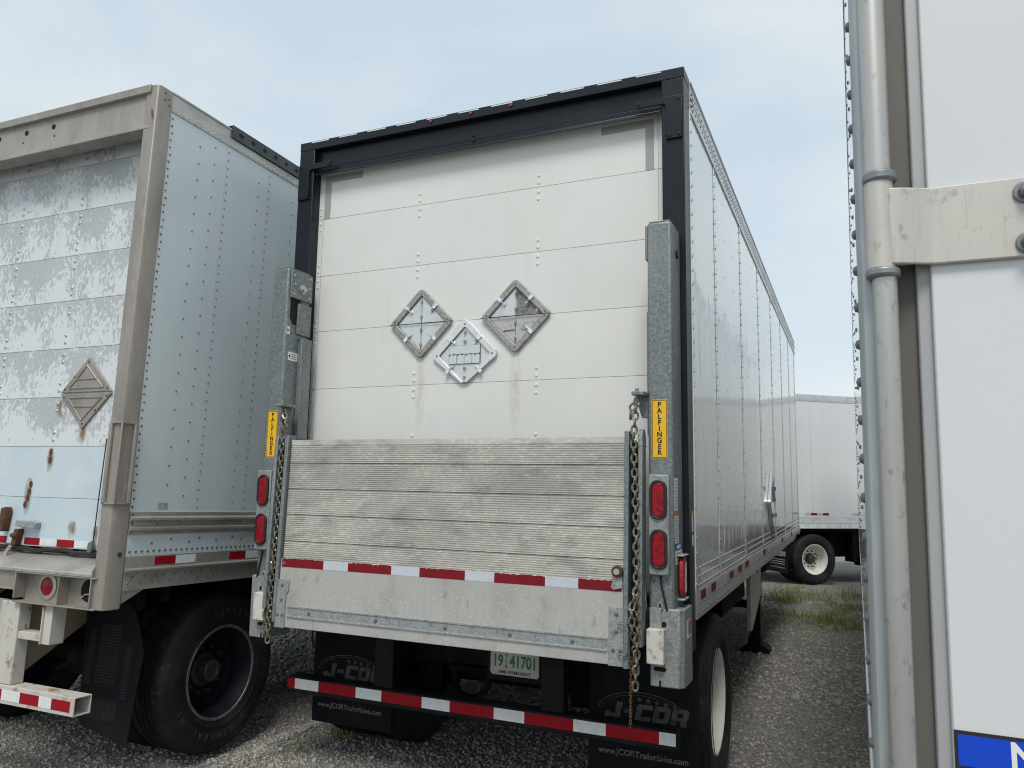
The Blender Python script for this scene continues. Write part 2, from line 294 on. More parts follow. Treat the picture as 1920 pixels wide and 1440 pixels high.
def text(s, size, m, parent, mtx, name='lettering', ext=.0006, align='CENTER', bold=.0, sx=1.0, space=1.0, kind=None):
    """flat lettering in its own plane (x right, y up), placed by a 4x4 matrix"""
    cu = bpy.data.curves.new('t', 'FONT'); cu.body = s; cu.size = size; cu.extrude = ext; cu.offset = bold; cu.align_x = align; cu.align_y = 'CENTER'; cu.space_character = space; cu.resolution_u = 3
    to = bpy.data.objects.new('t', cu); col.objects.link(to); bpy.context.view_layer.update()
    me = bpy.data.meshes.new_from_object(to.evaluated_get(bpy.context.evaluated_depsgraph_get())); bpy.data.objects.remove(to); bpy.data.curves.remove(cu)
    me.transform(mtx @ Matrix.Diagonal((sx, 1, 1, 1))); me.materials.clear(); me.materials.append(MATS[m]); me.name = name
    o = bpy.data.objects.new(name, me); col.objects.link(o); o.parent = parent
    if kind: o['kind'] = kind
    return o
def facing_rear(x, y, z, rot=0):      # text plane looking toward -y
    return Matrix.Translation((x, y, z)) @ Matrix.Rotation(R(90), 4, 'X') @ Matrix.Rotation(rot, 4, 'Z')
def facing_right(x, y, z):            # text plane looking toward +x
    return Matrix.Translation((x, y, z)) @ Matrix.Rotation(R(90), 4, 'Z') @ Matrix.Rotation(R(90), 4, 'X')
def rdiamond(cx, cz, h, r, n=5):      # rounded diamond outline
    pts = []
    d = h - r*math.sqrt(2)
    for k in range(4):
        a0 = R(90*k); c = (cx + d*math.cos(a0), cz + d*math.sin(a0))
        for i in range(n): t = a0 + R(-45 + 90*i/(n-1)); pts.append((c[0]+r*math.cos(t), c[1]+r*math.sin(t)))
    return pts
def stadium(cx, cz, w, h, n=8):       # upright stadium outline, half width w, half height h
    pts = []
    for sgn in (1, -1):
        for i in range(n+1):
            t = (0 if sgn > 0 else math.pi) + math.pi*i/n; pts.append((cx + w*math.cos(t), cz + sgn*(h-w) + w*math.sin(t)))
    return pts
def circle(cx, cz, r, n=24): return [(cx+r*math.cos(2*math.pi*i/n), cz+r*math.sin(2*math.pi*i/n)) for i in range(n)]

# ------------------------------------------------------------------ ground
def vnoise(x, y, seed):
    xi = np.floor(x).astype(int); yi = np.floor(y).astype(int); fx = x-xi; fy = y-yi; fx = fx*fx*(3-2*fx); fy = fy*fy*(3-2*fy)
    def h(a, b):
        n = (a*374761393 + b*668265263 + seed*1274126177) & 0x7fffffff; n = ((n ^ (n >> 13))*1103515245 + 12345) & 0x7fffffff
        return (n ^ (n >> 16)) / 0x7fffffff
    return (h(xi,yi)*(1-fx)+h(xi+1,yi)*fx)*(1-fy) + (h(xi,yi+1)*(1-fx)+h(xi+1,yi+1)*fx)*fy
def fbm(x, y, seed, o=4):
    t = 0; a = 1; s = 0
    for k in range(o): t = t + a*vnoise(x*2**k, y*2**k, seed+k); s += a; a *= .5
    return t/s
def ground_z(x, y):
    z = .026*(fbm(x*.9, y*.9, 3)-.5) + .026*(fbm(x*5, y*5, 9, 3)-.5)
    # tyre ruts running between the left and the middle trailer
    for cx, w, d in ((-1.75,.16,.035),(-2.3,.2,.03),(-1.3,.12,.02),(1.75,.18,.018)):
        wob = cx + .12*(fbm(y*.4, y*0+cx, 21, 2)-.5)
        q = (x-wob)/w; z = z - d*np.exp(-q*q) + .6*d*np.exp(-((np.abs(q)-1.6)/.5)**2)*(.5+fbm(x*9, y*9, 33, 2))
    return z
def grid_mesh(name, x0, x1, y0, y1, step, m):
    nx = int((x1-x0)/step)+1; ny = int((y1-y0)/step)+1
    X, Y = np.meshgrid(np.linspace(x0,x1,nx), np.linspace(y0,y1,ny)); Z = ground_z(X, Y)
    ed = np.minimum.reduce([X-x0, x1-X, Y-y0, y1-Y]); Z = Z*np.clip(ed/1.0, 0, 1) - .03*(1-np.clip(ed/.5, 0, 1))
    V = np.stack([X,Y,Z], -1).reshape(-1,3); idx = np.arange(nx*ny).reshape(ny,nx)
    F = np.stack([idx[:-1,:-1], idx[:-1,1:], idx[1:,1:], idx[1:,:-1]], -1).reshape(-1,4)
    me = bpy.data.meshes.new(name); me.vertices.add(len(V)); me.vertices.foreach_set('co', V.ravel())
    me.loops.add(F.size); me.loops.foreach_set('vertex_index', F.ravel()); me.polygons.add(len(F))
    me.polygons.foreach_set('loop_start', np.arange(0, F.size, 4)); me.polygons.foreach_set('loop_total', np.full(len(F), 4)); me.polygons.foreach_set('use_smooth', np.ones(len(F), bool))
    me.update(); me.validate(); me.materials.append(MATS[m]); return me
gr = bpy.data.objects.new('gravel_yard', grid_mesh('gravel_yard', -7, 5, -4.5, 14, .05, 'gravel_ground')); col.objects.link(gr)
gr['kind'] = 'structure'; gr['label'] = 'rutted grey gravel yard between the parked trailers'; gr['category'] = 'ground'
g = G().add([(-900,-900,-.034),(900,-900,-.034),(900,900,-.034),(-900,900,-.034)], [(0,1,2,3)]).obj('ground', 'gravel_ground'); g['kind'] = 'structure'; g['label'] = 'flat grey gravel lot reaching the horizon'; g['category'] = 'ground'

def scatter_stones():
    n = 88000
    ico = bmesh.new(); bmesh.ops.create_icosphere(ico, subdivisions=1, radius=1); iv = np.array([v.co[:] for v in ico.verts]); ico.verts.index_update(); itf = np.array([[v.index for v in f.verts] for f in ico.faces]); ico.free()
    # more stones close to the camera, fewer far away
    x = rng.uniform(-6.0, 3.2, n*4); y = rng.uniform(-1.6, 11, n*4)
    dist = np.hypot(x-2.05, y+3.92); p = np.clip(5.2/dist, 0, 1)**2.4
    k = rng.random(n*4) < p*(.35+1.1*fbm(x*1.3, y*1.3, 77, 3)); x = x[k][:n]; y = y[k][:n]; n = len(x)
    big = rng.random(n); rad = (.0058 + .0105*big**2.2)*(1+.5*(np.hypot(x-2.05, y+3.92) > 7))
    V = np.repeat(iv[None], n, 0)*(1+.28*rng.standard_normal((n, len(iv), 1)).clip(-1.3, 1.3))
    V *= rng.uniform(.65, 1.25, (n,1,3)); V[:,:,2] *= .75
    a = rng.uniform(0, 6.283, n); ca, sa = np.cos(a)[:,None], np.sin(a)[:,None]
    V = np.stack([V[:,:,0]*ca-V[:,:,1]*sa, V[:,:,0]*sa+V[:,:,1]*ca, V[:,:,2]], -1)*rad[:,None,None]
    V += np.stack([x, y, ground_z(x, y)+rad*.25], -1)[:,None]
    F = (itf[None] + (np.arange(n)*len(iv))[:,None,None]).reshape(-1,3); V = V.reshape(-1,3)
    me = bpy.data.meshes.new('gravel'); me.vertices.add(len(V)); me.vertices.foreach_set('co', V.ravel())
    me.loops.add(F.size); me.loops.foreach_set('vertex_index', F.ravel()); me.polygons.add(len(F))
    me.polygons.foreach_set('loop_start', np.arange(0, F.size, 3)); me.polygons.foreach_set('loop_total', np.full(len(F), 3)); me.update()
    t = rng.uniform(.55, 1.2, n); warm = rng.uniform(.9, 1.0, n)
    c = np.stack([t, t*(.97+.03*warm), t*warm, np.ones(n)], -1)
    at = me.color_attributes.new('tone', 'FLOAT_COLOR', 'POINT'); at.data.foreach_set('color', np.repeat(c, len(iv), 0).ravel().astype(np.float32))
    me.materials.append(MATS['gravel_stone'])
    o = bpy.data.objects.new('gravel', me); col.objects.link(o); o['kind'] = 'stuff'; o['label'] = 'loose crushed grey gravel strewn over the yard'; o['category'] = 'gravel'
scatter_stones()

# ------------------------------------------------------------------ shared trailer pieces
def make_wheel(parent, x, y, z, out, rim, rad=.5, width=.275, dish=True, letters=False, rim_r=.292, cream=False):
    """out=+1: outer face looks toward +x.  Part 'wheel' (rim mesh) with tyre and hub under it."""
    w = width; s = 1
    # rim: flange, deep barrel, disc far inside (outer wheel of a pair)
    rp = [(0,rim_r+.008),(0,rim_r-.012),(-.012,rim_r-.022),(-.03,rim_r-.03),(-.07,rim_r-.045),(-.15,rim_r-.05),(-.165,rim_r-.075),(-.172,.17),(-.16,.12),(-.16,.05),(-.19,.05),(-.19,.18),(-.185,rim_r-.03),(-.05,rim_r-.01)]
    rp = [(px_*s, r) for px_, r in rp]
    wh = G().lathe(rp, 56).obj('wheel', rim, parent, loc=(x, y, z)); wh.rotation_euler = (0, 0, 0 if out > 0 else math.pi)
    g = G()
    for i in range(5):
        a = 2*math.pi*i/5+.3; p = (-.158, .205*math.cos(a), .205*math.sin(a)); g.cyl((-.1715,p[1],p[2]), (-.169,p[1],p[2]), .034, n=18)
    g.obj('hand_holes', 'hole_black', wh, kind='stuff')
    tp = [(0,rim_r),(.012,rim_r+.03),(.02,rad*.72),(.022,rad*.80),(.014,rad*.90),(-.002,rad*.955),(-.016,rad*.985),(-.034,rad*.998)]
    ng = 4; x0, x1 = -.034, -w+.034
    for i in range(ng):
        c = x0 + (x1-x0)*(i+1)/(ng+1); tp += [(c+.006,rad),(c+.005,rad-.009),(c-.005,rad-.009),(c-.006,rad)]
    tp += [(-w+.034,rad*.998),(-w+.016,rad*.985),(-w+.002,rad*.955),(-w-.014,rad*.90),(-w-.022,rad*.80),(-w-.02,rad*.72),(-w-.012,rim_r+.03),(-w,rim_r),(-w*.5,rim_r-.004)]
    ty = G().lathe(tp, 72).obj('tyre', 'rubber', wh, ang=25)
    # sidewall rings
    g = G()
    for rr in (.66, .9): g.tube([(.0205 if rr < .8 else .0145, rad*rr*math.cos(2*math.pi*i/72), rad*rr*math.sin(2*math.pi*i/72)) for i in range(72)], .0025, 5, True)
    g.obj('sidewall_rib', 'rubber', wh)
    hub = G().lathe([(-.162,.0),(-.162,.105),(-.15,.105),(-.145,.078),(-.075,.07),(-.068,.062),(-.068,.042),(-.074,.038),(-.074,.0)], 24, closed=False)
    for i in range(10): a = 2*math.pi*i/10; hub.cyl((-.162,.145*math.cos(a),.145*math.sin(a)), (-.135,.145*math.cos(a),.145*math.sin(a)), .014, n=6)
    hub.obj('hub', 'hub_grease', wh)
    if cream is not True and letters:
        for word, a0 in (('GENERAL', 262), ('HT', 212), ('GENERAL', 82), ('HT', 32)):
            step = 8.2
            for i, ch in enumerate(word):
                a = R(a0 - (i - (len(word)-1)/2)*step)
                r_ = rad*.775
                # letters stand with their tops outward, reading clockwise
                mt = Matrix.Translation((.0222, r_*math.cos(a), r_*math.sin(a))) @ Matrix.Rotation(a - R(90), 4, 'X') @ Matrix.Rotation(R(90), 4, 'Z') @ Matrix.Rotation(R(90), 4, 'X')
                text(ch, .052, 'tyre_letters', wh, mt, 'raised_letter', ext=.0012, sx=.9)
        G().lathe([(.0,rim_r+.008),(.006,rim_r+.004),(.006,rim_r-.010),(.0,rim_r-.013)], 56).obj('flange', 'rim_edge', wh)
    return wh
def rivet_line(g, pts, d, r, h=None):
    for p in pts: g.dome(p, d, r, h)
def tape_run(parent, xs, first, y, z0, z1, ma, mb, t=.0012):
    for i in range(len(xs)-1):
        G().box(xs[i], xs[i+1], y-t, y, z0, z1).obj('reflective_tape', ma if (i % 2 == 0) == (first == 0) else mb, parent)

# ================================================================== MIDDLE TRAILER
mid = thing('box_trailer', 'white box trailer in the middle with black rear frame and folded aluminium tail lift', 'trailer', group='box trailers')
W2 = 1.295; H = 4.012; LEN = 8.46
# rear frame
g = G().box(-W2, W2, 0, .15, 3.952, H)                       # top bar
g.box(-W2+.04, W2-.04, .045, .15, 3.832, 3.952)               # recessed header web
g.prism([(.045,3.835),(.045,3.80),(.012,3.785),(.004,3.766),(.014,3.769),(.075,3.832)], 'x', -1.17, 1.17)
for sx in (-1, 1):
    g.box(*(sorted((sx*1.172, sx*(W2-.002)))), .0, .15, .93, 3.952)
g.box(-1.17, 1.17, .0, .15, 1.0, 1.2)                        # sill
g.obj('rear_frame', 'black_paint', mid, bevel=.004)
for sx in (-1, 1):
    G().prism([(sx*1.285,3.848),(sx*1.285,3.605),(sx*1.198,3.605),(sx*1.198,3.795),(sx*1.185,3.808),(sx*1.03,3.806),(sx*1.025,3.846)], 'y', -.014, -.001).obj('corner_plate', 'black_paint', mid, bevel=.003)
g = G()
for sx in (-1, 1):
    for x, z in ((1.045,3.828),(1.265,3.828),(1.215,3.625),(1.268,3.625)): g.dome((sx*x,-.014,z), (0,-1,0), .011, .006, 8)
    for z in (3.86, 3.90): g.dome((sx*1.19,.045,z), (0,-1,0), .014, .008, 8)
for z in (3.83, 3.865): g.dome((0.0,.045,z), (0,-1,0), .013, .008, 8)
g.obj('frame_bolts', 'black_paint', mid, kind='stuff')
for i in range(11):
    xa = -1.2 + i*.223; G().box(xa, xa+.14, -.0015, 0, 4.000, 4.0065).obj('reflective_tape', 'tape_white', mid)
for x in (-.28, 0, .268):
    lm = G().lathe([(0,.010),(.003,.010),(.007,.008),(.009,0)], 14, closed=False).move(lambda a,b,c: (b,-a,c)).obj('marker_lamp', 'lens_dull', mid, loc=(x,-.0,3.985))
    G().lathe([(0,.014),(.003,.014),(.003,.010),(0,.010)], 16).move(lambda a,b,c: (b,-a,c)).obj('bezel', 'black_paint', lm)
# roll door
zs = [3.83, 3.483, 3.09, 2.715, 2.335, 1.955, 1.575, 1.2]
for a, b in zip(zs[:-1], zs[1:]):
    G().box(-1.2, 1.2, .08, .105, .0008, a-b-.0008).obj('door_panel', 'door_white', mid, bevel=.0015, loc=(0,0,b))
G().box(-1.19, 1.19, .1, .12, 1.2, 3.83).obj('door_backing', 'seal_rubber', mid)
for sx in (-1, 1):
    G().box(*sorted((sx*1.132, sx*1.134)), .0788, .0796, 1.2, 3.83).obj('edge_line', 'label_grey', mid)
g = G()
for z in zs[1:-1]:
    for x in (-.387, .422):
        for dz in (-.072,-.028,.028,.072): g.dome((x,.08,z+dz), (0,-1,0), .0115, .005, 10)
    for x in (-1.155,):
        for dz in (-.075,-.03,.03,.075): g.dome((x,.08,z+dz), (0,-1,0), .009, .005, 8)
g.obj('door_rivets', 'door_white', mid, kind='stuff')
for sx, xi, x1 in ((1, .806, 1.11), (-1, .83, 1.128)):
    G().prism([(sx*x1,3.782),(sx*x1,3.484),(sx*(x1-.048),3.484),(sx*(x1-.048),3.735),(sx*xi,3.735),(sx*xi,3.782)], 'y', .0785, .0797).obj('contour_tape', 'contour_grey', mid)
# hazard placard holders
def placard(parent, cx, cz, kind, half=.225):
    y1 = .08; met = 'holder_bright' if kind == 'mid' else 'holder_alloy'
    zc = 2.715 if kind != 'mid' else None
    po = rdiamond(cx, cz, half, .028); pi = rdiamond(cx, cz, half-.052, .012)
    if kind == 'mid':
        clip = lambda pts: [(x, max(z, 2.337)) for x, z in pts]
        po, pi = clip(po), clip(pi)
    h = G().ring(po, pi, 'y', y1-.020, y1-.001).obj('placard_holder', met, parent, bevel=.004)
    hi = half-.056
    def plate(pts, m, y=y1-.0075, nm='flip_plate'): return G().prism(pts, 'y', y, y1-.001).obj(nm, m, h, bevel=.0015)
    e = .0022
    if kind == 'left':
        for a, b_ in ((1,1),(-1,1),(1,-1),(-1,-1)): plate([(cx+a*e,cz+b_*e),(cx+a*hi,cz+b_*e),(cx+a*e,cz+b_*hi)], 'flip_plate', y=y1-.009-.0012*(a*b_))
    elif kind == 'right':
        plate([(cx-e,cz+e),(cx-hi,cz+e),(cx-e,cz+hi)], 'flip_plate')
        plate([(cx+e,cz+e),(cx+hi,cz+e),(cx+e,cz+hi)], 'flip_dark', y1-.003)
        plate([(cx-e,cz-e),(cx-hi,cz-e),(cx-e,cz-hi)], 'flip_worn'); plate([(cx+e,cz-e),(cx+hi,cz-e),(cx+e,cz-hi)], 'flip_worn', y1-.010)
        G().prism([(cx-hi*.45,cz-hi*.52),(cx-e*2,cz-hi*.5),(cx-e*2,cz-hi*.47),(cx-hi*.42,cz-hi*.48)], 'y', y1-.012, y1-.009).obj('plate_edge', 'rivet_dark', h)
        G().tube([(cx+.01,y1-.012,cz+.04),(cx+.05,y1-.014,cz+.045),(cx+.075,y1-.013,cz+.05),(cx+.085,y1-.016,cz+.06)], .0016, 5).obj('wire_clip', 'rivet_dark', h)
    else:
        plate([(cx-hi,cz),(cx,cz+hi),(cx+hi,cz),(cx+.028,2.3395),(cx-.028,2.3395)], 'flip_plate')
        G().box(cx-.105, cx+.105, y1-.0115, y1-.0085, cz-.055, cz+.058).obj('number_frame', 'rivet_dark', h)
        for i in range(4):
            xa = cx-.1025+i*.0515; G().box(xa, xa+.049, y1-.015, y1-.0115, cz-.053, cz+.001).obj('number_flap', 'flip_plate', h, bevel=.001)
        G().box(cx-.1025, cx+.1025, y1-.015, y1-.0115, cz+.0045, cz+.056).obj('number_flap', 'flip_plate', h, bevel=.001)
        g = G()
        for i in range(8): xa = cx-.1+i*.0285; g.box(xa-.004, xa+.004, y1-.017, y1-.015, cz-.006+.004*(i%2), cz+.006+.004*(i%2))
        g.obj('flap_pins', 'rivet_dark', h, kind='stuff')
    g = G()                                                   # hinge knuckles on the mid line
    for dz in (.135,.04,-.04,-.135):
        if kind == 'mid' and abs(dz) < .1 : dz = dz*2
        g.cyl((cx,y1-.013,cz+dz-.008), (cx,y1-.013,cz+dz+.008), .0075, n=8)
    g.obj('hinge', met if kind != 'mid' else 'holder_alloy', h, kind='stuff')
    for a, b_ in ((1,1),(-1,1),(1,-1),(-1,-1)):
        if kind == 'right' and (a, b_) in ((-1,-1),): continue
        c0 = Vector((cx + a*(half-.03)/2, 0, cz + b_*(half-.03)/2)); d = Vector((-a, 0, -b_)).normalized(); t = Vector((d.z, 0, -d.x))
        if kind == 'mid' and b_ < 0: c0 = Vector((cx + a*.105, 0, cz-.095))
        g = G()
        P = [c0 - d*.018 + t*.011, c0 - d*.018 - t*.011, c0 + d*.012 - t*.011, c0 + d*.012 + t*.011]
        g.prism([(p.x,p.z) for p in P], 'y', y1-.027, y1-.020)
        q0 = c0 + d*.008; q1 = c0 + d*.038; g.cyl((q0.x,y1-.024,q0.z), (q1.x,y1-.016,q1.z), .0055, n=8); g.dome((q1.x,y1-.016,q1.z), (0,-1,0), .009, .006, 8)
        g.obj('clip', 'chrome', h)
    g = G()
    for a, b_ in ((0,1),(1,0),(-1,0),(0,-1)):
        if kind == 'mid' and b_ < 0: continue
        x, z = cx + a*(half-.04), cz + b_*(half-.04)
        if kind != 'mid' and a: 
            g.dome((x,y1-.020,z+.012), (0,-1,0), .006, .003); g.dome((x,y1-.020,z-.012), (0,-1,0), .006, .003)
        else: g.dome((x,y1-.020,z), (0,-1,0), .0065, .003)
    g.obj('holder_screws', 'rivet_dark', h, kind='stuff')
    if kind != 'mid': G().box(cx-half+.002, cx+half-.002, y1-.0205, y1-.016, 2.7135, 2.7165).obj('split_line', 'hole_black', h)
placard(mid, -.341, 2.716, 'left'); placard(mid, .292, 2.717, 'right'); placard(mid, -.035, 2.503, 'mid')
for x in (-.342, .292): G().box(x-.05, x+.05, .0785, .0797, 1.96, 2.52).obj('stain', 'stain_yellow', mid)

# side walls, roof, nose
seams = [.14] + [.935 + 1.232*i for i in range(6)] + [LEN-.22, LEN]
for a, b in zip(seams[:-1], seams[1:]):
    G().box(W2-.02, W2, a+.0005, b-.0005, 1.2, 3.83).obj('side_panel', 'side_white', mid)
    G().box(-W2, -W2+.02, a, b, 1.2, 3.83).obj('side_panel', 'side_white', mid)
g = G()
for s in seams[1:-1]: g.box(W2, W2+.004, s-.016, s+.02, 1.215, 3.815)
g.box(W2, W2+.003, .142, .19, 1.215, 3.815)
g.obj('seam_strips', 'side_white', mid, bevel=.001)
g = G()                                                       # buckled skin low on the side
for k in range(17):
    y = 1.15+k*.19+random.uniform(-.05,.05); z = random.uniform(1.42,1.50); hz = random.uniform(.07,.15); wy = random.uniform(.02,.04); hx = random.uniform(.003,.006)
    if min(abs(y-q) for q in seams) < .07: continue
    vs_ = []; fs_ = []; n1, n2 = 6, 16
    for i in range(n1+1):
        r_ = 1-i/n1; vs_ += [(W2-.0005+hx*(math.cos(math.pi*r_)+1)/2, y+wy*r_*math.cos(2*math.pi*j/n2), z+hz*r_*math.sin(2*math.pi*j/n2)*(1 if math.sin(2*math.pi*j/n2) > 0 else 1.0)) for j in range(n2)]
    for i in range(n1): fs_ += [(i*n2+j, i*n2+(j+1)%n2, (i+1)*n2+(j+1)%n2, (i+1)*n2+j) for j in range(n2)]
    g.add(vs_, fs_)
g.obj('skin_buckles', 'side_white', mid, kind='stuff', ang=180)
for s in seams[1:-1]: G().box(W2, W2+.0012, s-.0225, s-.0165, 1.215, 3.81).obj('seam_shadow', 'rivet_dark', mid)  # dark strip laid on the skin, standing in for the joint's recess and shadow
g = G()
for s in seams[1:-1]:
    for k in range(31):
        z = 1.27 + k*.083; g.dome((W2+.004,s-.004,z), (1,0,0), .0092, .007, 6)
        if z < 3.8: g.dome((W2,s+.042,z+.04), (1,0,0), .0075, .005, 6)
for k in range(33): g.dome((W2+.003,.152,1.25+k*.079), (1,0,0), .008, .006, 6); g.dome((W2+.003,.182,1.27+k*.079), (1,0,0), .005, .003, 6)
for k in range(int((LEN-.3)/.062)):
    y = .22 + k*.062
    for z in (1.238, 1.282, 1.326): g.dome((W2,y+(z-1.238)*.35,z), (1,0,0), .0082, .006, 6)
for a, b in zip(seams[1:-2], seams[2:-1]):
    for f in (.33, .67):
        for k in range(9): g.dome((W2,a+(b-a)*f,1.62+k*.26), (1,0,0), .0055, .003, 6)
g.obj('side_rivets', 'rivet_steel', mid, kind='stuff')
g = G().prism([(W2-.03,3.81),(W2+.008,3.81),(W2+.008,3.84),(W2+.002,3.843),(W2+.002,3.90),(W2+.006,3.905),(W2+.006,3.945),(W2+.001,3.95),(W2+.001,3.985),(W2+.009,3.99),(W2+.009,4.0),(W2-.03,4.0)], 'y', .15, LEN)
g.obj('top_rail', 'rail_aluminium', mid)
g = G()
for k in range(int((LEN-.2)/.075)):
    y = .24+k*.075; g.dome((W2+.002,y,3.872), (1,0,0), .0065, .005, 6); g.dome((W2+.006,y+.03,3.925), (1,0,0), .0065, .005, 6)
for j, (y, z) in enumerate(((.17,3.93),(.17,3.895),(.17,3.86),(.2,3.915),(.2,3.88),(.2,3.845))): g.dome((W2+.006,y,z), (1,0,0), .011, .008, 8)
g.obj('rail_rivets', 'rivet_dark', mid, kind='stuff')
g = G().prism([(W2-.03,1.075),(W2+.006,1.075),(W2+.006,1.212),(W2+.001,1.222),(W2-.03,1.222)], 'y', .14, LEN-1.1)
g.prism([(W2-.03,1.12),(W2+.006,1.12),(W2+.006,1.212),(W2+.001,1.222),(W2-.03,1.222)], 'y', LEN-1.1, LEN)
g.obj('bottom_rail', 'rail_aluminium', mid)
G().prism([(-W2-.005,1.075),(-W2+.03,1.075),(-W2+.03,1.222),(-W2-.005,1.222)], 'y', .14, LEN).obj('bottom_rail', 'rail_aluminium', mid)
g = G()
for k in range(60):
    y = .19+k*.125
    for z in (1.1, 1.15): g.dome((W2+.006,y+(.03 if z > 1.12 else 0),z), (1,0,0), .008, .006, 6)
g.obj('rail_bolts', 'rivet_dark', mid, kind='stuff')
for ya, yb, m in ((.25,.405,'tape_dull_red'),(.41,.57,'tape_grey'),(.575,.735,'tape_dull_red'),(1.10,1.27,'tape_grey'),(1.275,1.46,'tape_dull_red'),(1.47,1.68,'tape_grey'),(1.69,1.87,'tape_dull_red'),(1.88,2.06,'tape_grey'),(2.07,2.27,'tape_dull_red'),(3.3,3.5,'tape_dull_red'),(3.5,3.7,'tape_grey'),(5.2,5.4,'tape_dull_red'),(5.4,5.6,'tape_grey'),(6.6,6.8,'tape_dull_red')):
    G().box(W2+.006, W2+.0072, ya, yb, 1.16, 1.207).obj('reflective_tape', m, mid)
G().box(-W2+.001, W2-.001, .15, LEN, 3.99, 4.008).obj('roof', 'rail_aluminium', mid)
G().box(-W2+.001, W2-.001, LEN-.03, LEN+.01, 1.08, 4.0).obj('front_wall', 'side_white', mid)
G().box(-W2+.03, W2-.03, .15, LEN-.03, 1.08, 1.14).obj('floor_deck', 'underbody', mid)
# side placard holder, seen edge-on
cy, cz, hh = 4.12, 1.62, .30
h = G().ring(rdiamond(cy, cz, hh, .03), rdiamond(cy, cz, hh-.05, .01), 'x', W2+.001, W2+.032).obj('placard_holder', 'chrome', mid, bevel=.004)
for a, b_ in ((1,1),(-1,1),(1,-1),(-1,-1)): G().prism([(cy+a*.004,cz+b_*.004),(cy+a*.24,cz+b_*.004),(cy+a*.004,cz+b_*.24)], 'x', W2+.001, W2+.012).obj('flip_plate', 'chrome', h)
for a, b_ in ((1,1),(-1,1),(1,-1),(-1,-1)): G().box(W2+.032, W2+.045, cy+a*.13-.02, cy+a*.13+.02, cz+b_*.13-.02, cz+b_*.13+.02).obj('clip', 'rivet_dark', h, bevel=.003)
# under-ride guard
g = G().prism([(.054,.452),(.054,.535),(.062,.543),(.155,.543),(.163,.535),(.163,.452),(.155,.444),(.062,.444)], 'x', -1.205, 1.205)
bumper = g.obj('underride_bumper', 'black_dusty', mid, bevel=.003)
xs = [-1.202,-1.148,-.97,-.697,-.517,-.244,-.064,.21,.391,.669,.845,1.121,1.204]
tape_run(bumper, xs, 0, .0535, .472, .532, 'tape_red', 'tape_white')
g = G()
for i in range(60):
    for j in range(3): g.box(-1.18+i*.04+.012*(j%2), -1.165+i*.04+.012*(j%2), .078+j*.026, .084+j*.026, .543, .546)
g.obj('tread_bumps', 'black_dusty', bumper, kind='stuff')
for x0 in (-.585, .478): G().box(x0, x0+.13, .07, .15, .545, 1.02).obj('bumper_strut', 'black_dusty', mid, bevel=.004)
# underside
g = G().box(-.80, .80, .72, .78, .62, 1.05); g.box(-.56, -.50, .75, 3.6, .80, 1.05); g.box(.50, .56, .75, 3.6, .80, 1.05)
for k in range(14): y = 1.0+k*.55; g.box(-1.2, 1.2, y, y+.05, .97, 1.08)
g.cyl((-1.0,.894,.5), (1.0,.894,.5), .065, n=16); g.box(-.62, -.44, .65, 1.15, .42, .80); g.box(.44, .62, .65, 1.15, .42, .80)
g.box(-1.24, -.55, .3, .37, .93, 1.02); g.box(.55, 1.24, .3, .37, .93, 1.02)
g.obj('chassis', 'underbody', mid, bevel=.004)
cm = G().box(-.73, .45, .58, .62, .60, 1.0).obj('cross_member', 'black_dusty', mid, bevel=.006)
g = G()
for x, z, r in ((-.579,.68,.028),(-.416,.675,.026),(-.64,.685,.012)): g.cyl((x,.579,z), (x,.575,z), r, n=16)
g.obj('drain_holes', 'hole_black', cm, kind='stuff')
hk = G().tube([(-.30,.56,.58),(-.29,.55,.50),(-.25,.54,.44),(-.18,.54,.42),(-.11,.54,.44),(-.07,.55,.50),(-.06,.56,.58)], .022, 8); hk.box(-.33, -.03, .53, .60, .57, .61)
hk.obj('tow_hook', 'underbody', mid, bevel=.003)
# number plate
px0, px1, pz0, pz1 = .07, .375, .645, .80
pl = G().prism([(px0+.012,pz0),(px1-.012,pz0),(px1,pz0+.012),(px1,pz1-.012),(px1-.012,pz1),(px0+.012,pz1),(px0,pz1-.012),(px0,pz0+.012)], 'y', .297, .30).obj('number_plate', 'plate_ground', mid)
G().box(px0-.02, px1+.02, .301, .31, pz0-.03, pz1+.1).obj('plate_bracket', 'black_dusty', mid)
text('19', .092, 'plate_green', pl, facing_rear(.118, .2965, .722), sx=.74, bold=.0026)
text('41701', .092, 'plate_green', pl, facing_rear(.278, .2965, .722), sx=.74, bold=.0026)
for i, ch in enumerate('TLR'): text(ch, .028, 'label_dark', pl, facing_rear(.172, .2965, .752-i*.029), bold=.0004)
text('SEMI PERMANENT', .026, 'label_dark', pl, facing_rear(.223, .2965, .662), bold=.0004)
g = G()
for x in (.135,.31): g.dome((x,.297,.650), (0,-1,0), .008, .006, 8)
g.obj('plate_screws', 'rivet_steel', pl, kind='stuff')
